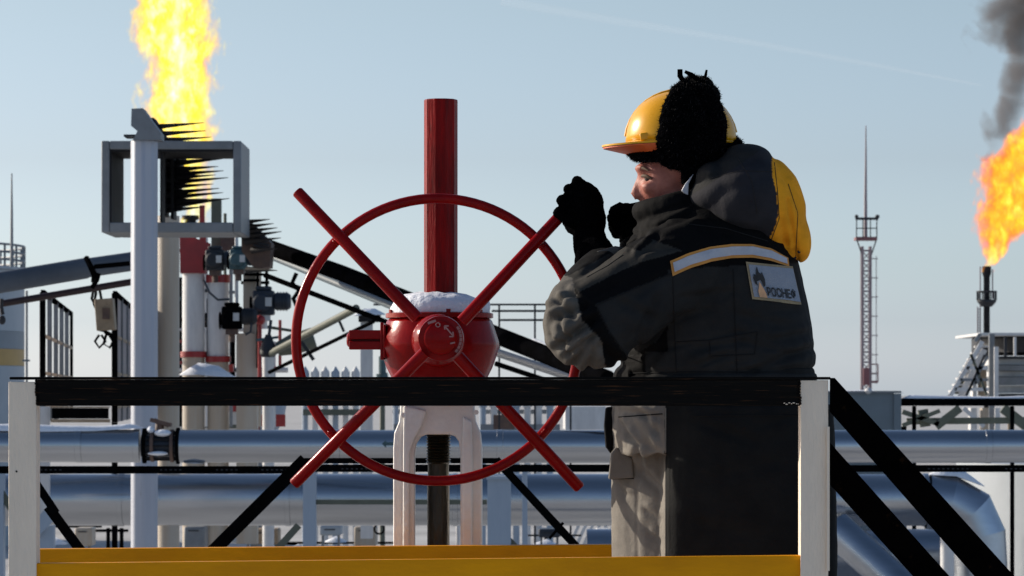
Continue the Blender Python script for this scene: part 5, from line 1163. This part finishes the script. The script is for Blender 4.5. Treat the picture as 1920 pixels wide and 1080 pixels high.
# --- things sewn on the jacket follow its surface
def tree_of(*obs):
    vs = []; fs = []
    for o in obs:
        off = WL[o.name]; n0 = len(vs); vs += [v.co + off for v in o.data.vertices]; fs += [tuple(i + n0 for i in p.vertices) for p in o.data.polygons]
    return BVHTree.FromPolygons(vs, fs)
TR = tree_of(jk)
def sew(px, py, off):
    o = Vector((0, 0, CAMZ)); d = (P(px, py, 8.0) - o).normalized()
    hit, nr_, i, ds = TR.ray_cast(o + d * 7.5, d)
    if hit is None: return None
    return hit, nr_
def sewn_strip(name, top, bot, nu, nv, off, m_, parent, th=.0025):
    """top/bot: functions u->(px,py)"""
    rows = []; last = None
    for i in range(nu + 1):
        u = i / nu; r = []
        for j_ in range(nv + 1):
            v = j_ / nv; a = top(u); b_ = bot(u); q = sew(a[0] + (b_[0] - a[0]) * v, a[1] + (b_[1] - a[1]) * v, off)
            if q is None: q = last
            last = q; r.append(q)
        rows.append(r)
    vs = []; fs = []; W = nv + 1
    for r in rows:
        for (h_, n_) in r: vs.append(h_ + Vector((n_.x * .4, min(n_.y, -.5), n_.z * .4)).normalized() * off)
    # relax the sheet so that it bridges small folds
    for it in range(3):
        nw = list(vs)
        for i in range(nu + 1):
            for j_ in range(W):
                nb = [vs[a * W + b_] for a, b_ in ((i - 1, j_), (i + 1, j_), (i, j_ - 1), (i, j_ + 1)) if 0 <= a <= nu and 0 <= b_ <= nv]
                av = sum(nb, Vector()) / len(nb); nw[i * W + j_] = Vector((vs[i * W + j_].x, min(vs[i * W + j_].y, (vs[i * W + j_].y + av.y) / 2), vs[i * W + j_].z))
        vs = nw
    n0 = len(vs); vs2 = vs + [v + Vector((0, th + .006, 0)) for v in vs]
    for i in range(nu):
        for j_ in range(nv):
            a = i * W + j_; fs.append((a, a + 1, a + W + 1, a + W)); fs.append((a + n0, a + W + n0, a + W + 1 + n0, a + 1 + n0))
    bd = [i * W for i in range(nu + 1)] + [nu * W + j_ for j_ in range(1, W)] + [i * W + nv for i in range(nu - 1, -1, -1)] + [j_ for j_ in range(nv - 1, 0, -1)]
    for a, b_ in zip(bd, bd[1:] + bd[:1]): fs.append((a, b_, b_ + n0, a + n0))
    return MB().add(vs2, fs).build(name, m_, parent, smooth=50)
def polyf(pts):
    def f(u):
        t_ = u * (len(pts) - 1); i = min(int(t_), len(pts) - 2); t_ -= i; return (pts[i][0] + (pts[i + 1][0] - pts[i][0]) * t_, pts[i][1] + (pts[i + 1][1] - pts[i][1]) * t_)
    return f
def inset(f, g_, a, b_): return (lambda u: (f(u)[0] + (g_(u)[0] - f(u)[0]) * a, f(u)[1] + (g_(u)[1] - f(u)[1]) * a), lambda u: (f(u)[0] + (g_(u)[0] - f(u)[0]) * b_, f(u)[1] + (g_(u)[1] - f(u)[1]) * b_))
top = polyf([(1256, 490), (1290, 475), (1330, 463), (1370, 458), (1410, 458), (1445, 466), (1476, 484)]); bot = polyf([(1261, 518), (1296, 502), (1334, 490), (1372, 484), (1410, 483), (1444, 489), (1478, 500)])
st_ = sewn_strip('piping_band', top, bot, 40, 5, .004, M_orange, jk)
a_, b_ = inset(top, bot, .18, .80); sewn_strip('reflective_band', lambda u: a_(.02 + u * .96), lambda u: b_(.02 + u * .96), 40, 4, .0062, M_refl, jk)
# back patch
TL, TRc, BR, BL = (1398, 491), (1484, 500), (1500, 571), (1410, 561)
def bil(u, v): return tuple(TL[i] * (1 - u) * (1 - v) + TRc[i] * u * (1 - v) + BR[i] * u * v + BL[i] * (1 - u) * v for i in (0, 1))
def quad(name, u0, v0, u1, v1, off, m_): return sewn_strip(name, lambda u: bil(u0 + (u1 - u0) * u, v0), lambda u: bil(u0 + (u1 - u0) * u, v1), 14, 10, off, m_, jk)
M_patchbd = mat('tan_patch_border', (.34, .26, .15), .7, scale=60)
quad('patch_border', 0, 0, 1, 1, .004, M_patchbd); quad('back_patch', .045, .065, .985, .93, .0062, M_patch)
def onpatch(polys, m_, name, off=.009):
    """flat print shapes given in patch space (u,v)"""
    mb = MB()
    for tris, pts in polys:
        vs = []
        for (u, v) in pts:
            q = bil(u, v); r = sew(q[0], q[1], 0)
            vs.append(r[0] + Vector((0, -off, 0)))
        av = sum((v.y for v in vs)) / len(vs)
        mb.add(vs, tris)
    me = mb; return me.build(name, m_, jk, smooth=0)
def fan(pts): return ([tuple(range(len(pts)))], pts)
fl = [(.10, .42), (.13, .30), (.17, .34), (.20, .16), (.225, .10), (.24, .24), (.29, .28), (.31, .22), (.35, .42), (.34, .58), (.30, .66), (.27, .50), (.22, .44), (.19, .52), (.17, .64), (.12, .56)]
onpatch([fan([(.10, .42), (.13, .30), (.17, .36), (.17, .62), (.12, .56)]), fan([(.17, .34), (.20, .16), (.225, .10), (.24, .24), (.24, .46), (.17, .50)]), fan([(.24, .24), (.29, .30), (.31, .22), (.35, .42), (.34, .58), (.30, .64), (.27, .50), (.24, .44)])], M_ink, 'flame_emblem_dark')
onpatch([fan([(.17, .92), (.16, .76), (.19, .64), (.22, .50), (.26, .62), (.29, .70), (.32, .80), (.33, .92)])], mat('salmon_print', (.75, .42, .22), .6, scale=50), 'flame_emblem_light', .0095)
tx = bpy.data.curves.new('lettering', 'FONT'); tx.body = '\u0420\u041e\u0421\u041d\u0415\u0424'; tx.size = 1; tx.offset = .03; to = bpy.data.objects.new('tmp', tx); COL.objects.link(to); bpy.context.view_layer.update()
tm = bpy.data.meshes.new_from_object(to.evaluated_get(bpy.context.evaluated_depsgraph_get())); bpy.data.objects.remove(to)
bm = bmesh.new(); bm.from_mesh(tm); bmesh.ops.triangulate(bm, faces=bm.faces)
xs = [v.co.x for v in bm.verts]; ys = [v.co.y for v in bm.verts]; x0, x1, y0, y1 = min(xs), max(xs), min(ys), max(ys)
vs = []
for v in bm.verts:
    u = .345 + (v.co.x - x0) / (x1 - x0) * .625; vv = .88 - (v.co.y - y0) / (y1 - y0) * .27
    q = bil(min(u, 1.04), vv); r = sew(q[0], q[1], 0); vs.append((r[0] + Vector((0, -.0115, 0)), u) if r else (None, u))
fs = [tuple(v.index for v in f.verts) for f in bm.faces if all(vs[v.index][0] is not None and vs[v.index][1] < 1.0 for v in f.verts)]
mb = MB(); mb.add([q[0] if q[0] is not None else Vector((0, 8.6, 3)) for q in vs], fs); used = sorted({i for f in fs for i in f}); rm = {o_: i for i, o_ in enumerate(used)}
mb = MB(); mb.add([vs[i][0] for i in used], [tuple(rm[i] for i in f) for f in fs]); mb.build('patch_lettering', M_ink, jk, smooth=0); bm.free()

M_seam = mat('seam_thread', (.016, .016, .017), .8, scale=60, spec=.1); M_seamh = mat('hood_seam_thread', (.030, .028, .028), .8, scale=60, spec=.1); M_seaml = mat('light_seam_thread', (.20, .19, .17), .8, scale=60, spec=.1)
def seam(pts, mt, parent, r=.0013, tr_=None):
    global TR
    old = TR
    if tr_ is not None: TR = tr_
    f = polyf(pts); n_ = max(6, int(sum(math.hypot(a[0] - b_[0], a[1] - b_[1]) for a, b_ in zip(pts, pts[1:])) / 5)); out_ = []
    for i in range(n_ + 1):
        q = sew(*f(i / n_), 0)
        if q: out_.append(q[0] + Vector((0, -r * .6, 0)))
    TR = old
    if len(out_) > 2: MB().tube(out_, r, n=6).build('seam', mt, parent)
for pts in ([(1262, 520), (1264, 600), (1268, 700)], [(1268, 641), (1330, 638), (1420, 622)], [(1375, 505), (1378, 600), (1382, 700)], [(1118, 572), (1180, 546), (1266, 510)], [(1118, 572), (1142, 620), (1178, 670)], [(1180, 700), (1300, 697), (1420, 698), (1520, 696)], [(1100, 520), (1140, 498), (1168, 478)], [(1330, 640), (1332, 668), (1415, 664), (1420, 624)], [(1290, 420), (1360, 428), (1440, 452)]): seam(pts, M_seam, jk)
TT = tree_of(trs)
for pts, mt in (([(1248, 765), (1248, 900), (1248, 1060)], M_seaml), ([(1148, 898), (1188, 897)], M_seam), ([(1300, 780), (1500, 778)], M_seam), ([(1160, 782), (1242, 776)], M_seam)): seam(pts, mt, trs, .0014, TT)
TH = tree_of(hood)
for pts in ([(1330, 335), (1390, 320), (1448, 322)], [(1380, 290), (1410, 340), (1420, 400)], [(1478, 345), (1496, 400), (1492, 480)], [(1452, 305), (1458, 360), (1461, 410), (1446, 450)]): seam(pts, M_seamh, hood, .0009, TH)
for (x, y) in ((1498, 472), (1490, 483)):
    TR_ = TH.ray_cast(Vector((0, 0, CAMZ)) + (P(x, y, 8) - Vector((0, 0, CAMZ))).normalized() * 7.5, (P(x, y, 8) - Vector((0, 0, CAMZ))).normalized())
    if TR_[0]: MB().ell(TR_[0], (.004, .003, .004), n=8).build('snap_button', M_ink, hood)
# --- hard hat
hh = thing('tmp', man.location, '', ''); bpy.data.objects.remove(hh)
def tiltv(v, c, a): # pitch about the y axis through c
    d = v - c; return c + Vector((d.x * cos(a) + d.z * sin(a), d.y, -d.x * sin(a) + d.z * cos(a)))
hc = M(1277, 268, 0)
m = MB(); n = 48; vs = []; fs = []; KK = 14
for i in range(KK + 1):
    th = (pi / 2) * i / KK
    for jx in range(n):
        a = 2 * pi * jx / n; crest = 1 + .035 * math.exp(-((sin(a)) / .16) ** 2) * sin(th) * (1 if th < 1.35 else .5)
        vs.append(hc + Vector((cos(a) * sin(th) * 101 * ks, sin(a) * sin(th) * .108, cos(th) ** .9 * 95 * ks * crest if th < pi / 2 - .01 else 0)))
for i in range(KK):
    for jx in range(n): fs.append((i * n + jx, (i + 1) * n + jx, (i + 1) * n + (jx + 1) % n, i * n + (jx + 1) % n))
m.add(vs, fs); helmet = m.build('hard_hat', M_helmet, man, smooth=50)
sol = helmet.modifiers.new('thick', 'SOLIDIFY'); sol.thickness = .004; sol.offset = 1
m = MB(); m.tube([hc + Vector((-cos(t_) * 103 * ks, 0, sin(t_) * 98 * ks)) for t_ in [i * pi / 20 + .12 for i in range(19)]], .006, n=8); m.build('crest', M_helmet, helmet)
# visor : widens in front
def visor(zoff, th_, r_in, r_out, col, nm_, droop, din=0):
    vs = []; fs = []; nn_ = 24
    for i in range(nn_ + 1):
        a = pi - 1.45 + 2.9 * i / nn_; f = max(0, cos(a - pi)) ** 1.5
        for (rr, zz) in ((r_in, din * min(1, f * 3)), (r_in + (r_out - r_in) * f + .006, droop * f)):
            vs.append(hc + Vector((cos(a) * (101 * ks + rr), sin(a) * (.108 + rr * .6), zz + zoff)))
            vs.append(hc + Vector((cos(a) * (101 * ks + rr), sin(a) * (.108 + rr * .6), zz + zoff - th_)))
    for i in range(nn_):
        b0 = i * 4; b1 = b0 + 4
        fs += [(b0, b1, b1 + 2, b0 + 2), (b0 + 1, b0 + 3, b1 + 3, b1 + 1), (b0 + 2, b1 + 2, b1 + 3, b0 + 3), (b0, b0 + 1, b1 + 1, b1)]
    return MB().add(vs, fs).build(nm_, col, helmet, smooth=50)
visor(.000, .004, -.004, .052, M_helmet, 'visor', -.006); visor(-.0045, .0025, -.004, .049, M_visoror, 'visor_lining', -.007, -.020)
m = MB(); m.box(M(1209, 256, -.0835), (.022, .006, .018), Matrix.Rotation(-.1, 3, 'Y')); m.build('clip_slot', M_helmet, helmet, bevel=.003)
# rain gutter lip
m = MB(); m.tube([hc + Vector((cos(a) * 102 * ks, sin(a) * .110, 0)) for a in [i * pi / 20 for i in range(41)]], .0035, n=6, caps=False); m.build('rim', M_helmet, helmet)
helmet_c = hc
# --- fur hat worn under the hard hat, flap tied up over it
f_ = MB()
ellp(f_, 1300, 232, -.105, 58, .035, 76); ellp(f_, 1278, 172, -.06, 20, .04, 18); ellp(f_, 1328, 182, -.06, 22, .04, 20); ellp(f_, 1250, 262, -.10, 20, .03, 36); ellp(f_, 1296, 288, -.085, 66, .035, 34)
f_.tube([M(1322, 270, -.10), M(1333, 232, -.11), M(1328, 192, -.09), M(1312, 170, -.05)], [.034, .030, .028, .024], n=12)
ellp(f_, 1300, 326, -.088, 22, .022, 34); ellp(f_, 1300, 300, -.08, 40, .03, 26)
f_.tube([M(1268, 285, -.10), M(1262, 230, -.125), M(1276, 178, -.10), M(1300, 160, -.04)], [.034, .032, .028, .022], n=12)
f_.tube([M(1335, 280, -.10), M(1338, 230, -.12), M(1325, 185, -.10), M(1305, 160, -.04)], [.032, .030, .028, .022], n=12)
f_.tube([M(1300, 285, -.10), M(1300, 230, -.13), M(1300, 180, -.10), M(1300, 158, -.03), M(1300, 160, .04)], [.034, .034, .030, .022, .02], n=12)
f_.tube([M(1270, 200, .12), M(1290, 165, .06), M(1320, 162, .0), M(1330, 178, -.05)], [.02, .022, .022, .02], n=12)
rg = []
for i in range(25):
    a = 2 * pi * i / 24; rg.append(M(1277 - 86 * cos(a), 288 - 3 * cos(a), .088 * sin(a)))
f_.tube(rg, .0205, n=12, caps=False)
f_.tube([M(1240, 285, -.085), M(1290, 300, -.09), M(1330, 300, -.07), M(1360, 285, -.03), M(1384, 276, .0)], [.018, .026, .032, .032, .022], n=12)
f_.tube([M(1300, 275, 0), M(1350, 275, 0), M(1392, 276, 0)], [.05, .05, .016], n=14)
def fur_disp(w, nrm): return nrm * (.0030 * noise.noise(w * 90) + .0035 * noise.noise(w * 200) + .004 * noise.noise(w * 28))
fur = blob('fur_hat', f_, M_fur, man, voxel=.004, smooth=2, disp=fur_disp)
m = MB(); m.tube([M(1290, 166, -.06), M(1281, 152, -.08), M(1275, 142, -.085), M(1275, 130, -.085)], [.005, .0055, .0065, .006], n=8); m.build('tie', M_fur, fur)
m = MB(); m.tube([M(1316, 166, -.05), M(1307, 149, -.075), M(1296, 140, -.08), M(1284, 134, -.08)], [.004, .005, .0055, .0035], n=8); m.build('tie', M_fur, fur)
m = MB(); m.tube([M(1319, 163, -.02), M(1322, 146, -.04), M(1325, 131, -.04)], [.0035, .004, .0025], n=8); m.build('tie', M_fur, fur)
# short hairs standing out of the fur
rq = random.Random(5); tufts = MB(); vsn = fur.data.vertices; offf = WL[fur.name]
for _ in range(9000):
    v = vsn[rq.randrange(len(vsn))]; p0 = v.co + offf; nr_ = (v.normal + Vector((rq.uniform(-.6, .6), rq.uniform(-.6, .6), rq.uniform(-.6, .6)))).normalized(); tt = nr_.cross(Vector((rq.random(), rq.random(), rq.random()))).normalized() * .0009
    tufts.add([p0 - tt - nr_ * .002, p0 + tt - nr_ * .002, p0 + nr_ * rq.uniform(.004, .0075)], [(0, 1, 2)])
M_hair = mat('fur_strands', (.010, .010, .012), .8, scale=60, spec=.2)
tufts.build('fur_hair', M_hair, fur, smooth=0, kind='stuff')

# --- gloves (knit): five fingers closed round the spoke
def glove(nm_, wr, palm, mcps, pips, dips, tips, thumb, r, label=None):
    g_ = MB()
    limb(g_, wr); 
    for (px, py, dy, rx, ry, rz, rot) in palm: g_.ell(M(px, py, dy), (rx * ks, ry, rz * ks), Matrix.Rotation(radians(rot), 3, 'Y'), 24)
    for a, b_, c_, d_ in zip(mcps, pips, dips, tips): limb(g_, [tuple(a) + (r * 1.05,), tuple(b_) + (r,), tuple(c_) + (r * .93,), tuple(d_) + (r * .8,)], n=12)
    limb(g_, [tuple(q) + (r * (1.15 - .12 * i),) for i, q in enumerate(thumb)], n=12)
    return blob(nm_, g_, M_glove, man, voxel=.0036, smooth=1, disp=lambda w, n_: n_ * (.0012 * noise.noise(w * 160) + .001 * noise.noise(w * 330)), label=label)
HB = .14   # spoke plane relative to the man
glove('glove', [(1104, 440, .12, 31), (1108, 462, .10, 34), (1116, 478, .07, 38), (1118, 500, .02, 42), (1122, 520, -.03, 44)],
      [(1102, 396, .10, 31, .026, 52, -24), (1109, 416, .11, 25, .028, 38, 0), (1102, 372, .105, 26, .024, 38, -38)],
      [(1075, 418, .10), (1088, 396, .095), (1100, 376, .095), (1104, 358, .10)],
      [(1047, 400, .10), (1053, 376, .095), (1066, 355, .095), (1082, 340, .10)],
      [(1050, 396, .155), (1058, 374, .155), (1072, 355, .155), (1086, 343, .155)],
      [(1068, 402, .172), (1076, 382, .172), (1086, 364, .172), (1092, 354, .172)],
      [(1090, 435, .11), (1072, 428, .15), (1062, 414, .165)], 10.8)
glove('glove', [(1188, 425, .14, 27), (1196, 450, .14, 36), (1205, 475, .14, 40)],
      [(1172, 412, .14, 30, .026, 33, 30), (1196, 408, .145, 30, .03, 30, 0)],
      [(1168, 396, .10), (1166, 406, .12), (1166, 416, .14), (1168, 428, .16)],
      [(1149, 398, .10), (1146, 408, .12), (1148, 420, .14), (1153, 432, .16)],
      [(1150, 408, .115), (1148, 418, .135), (1150, 430, .155), (1155, 440, .17)],
      [(1162, 414, .12), (1161, 424, .14), (1162, 434, .155), (1165, 442, .17)],
      [(1178, 394, .10), (1162, 388, .09), (1150, 394, .085)], 9)
m = MB()
cf = [M(1086, 506, -.01), M(1100, 494, -.05), M(1125, 480, -.065), M(1155, 470, -.05), M(1166, 468, -.02)]
m.tube(cf, [.008, .012, .013, .011, .006], n=10); m.build('cuff', M_clsleeve, jk)
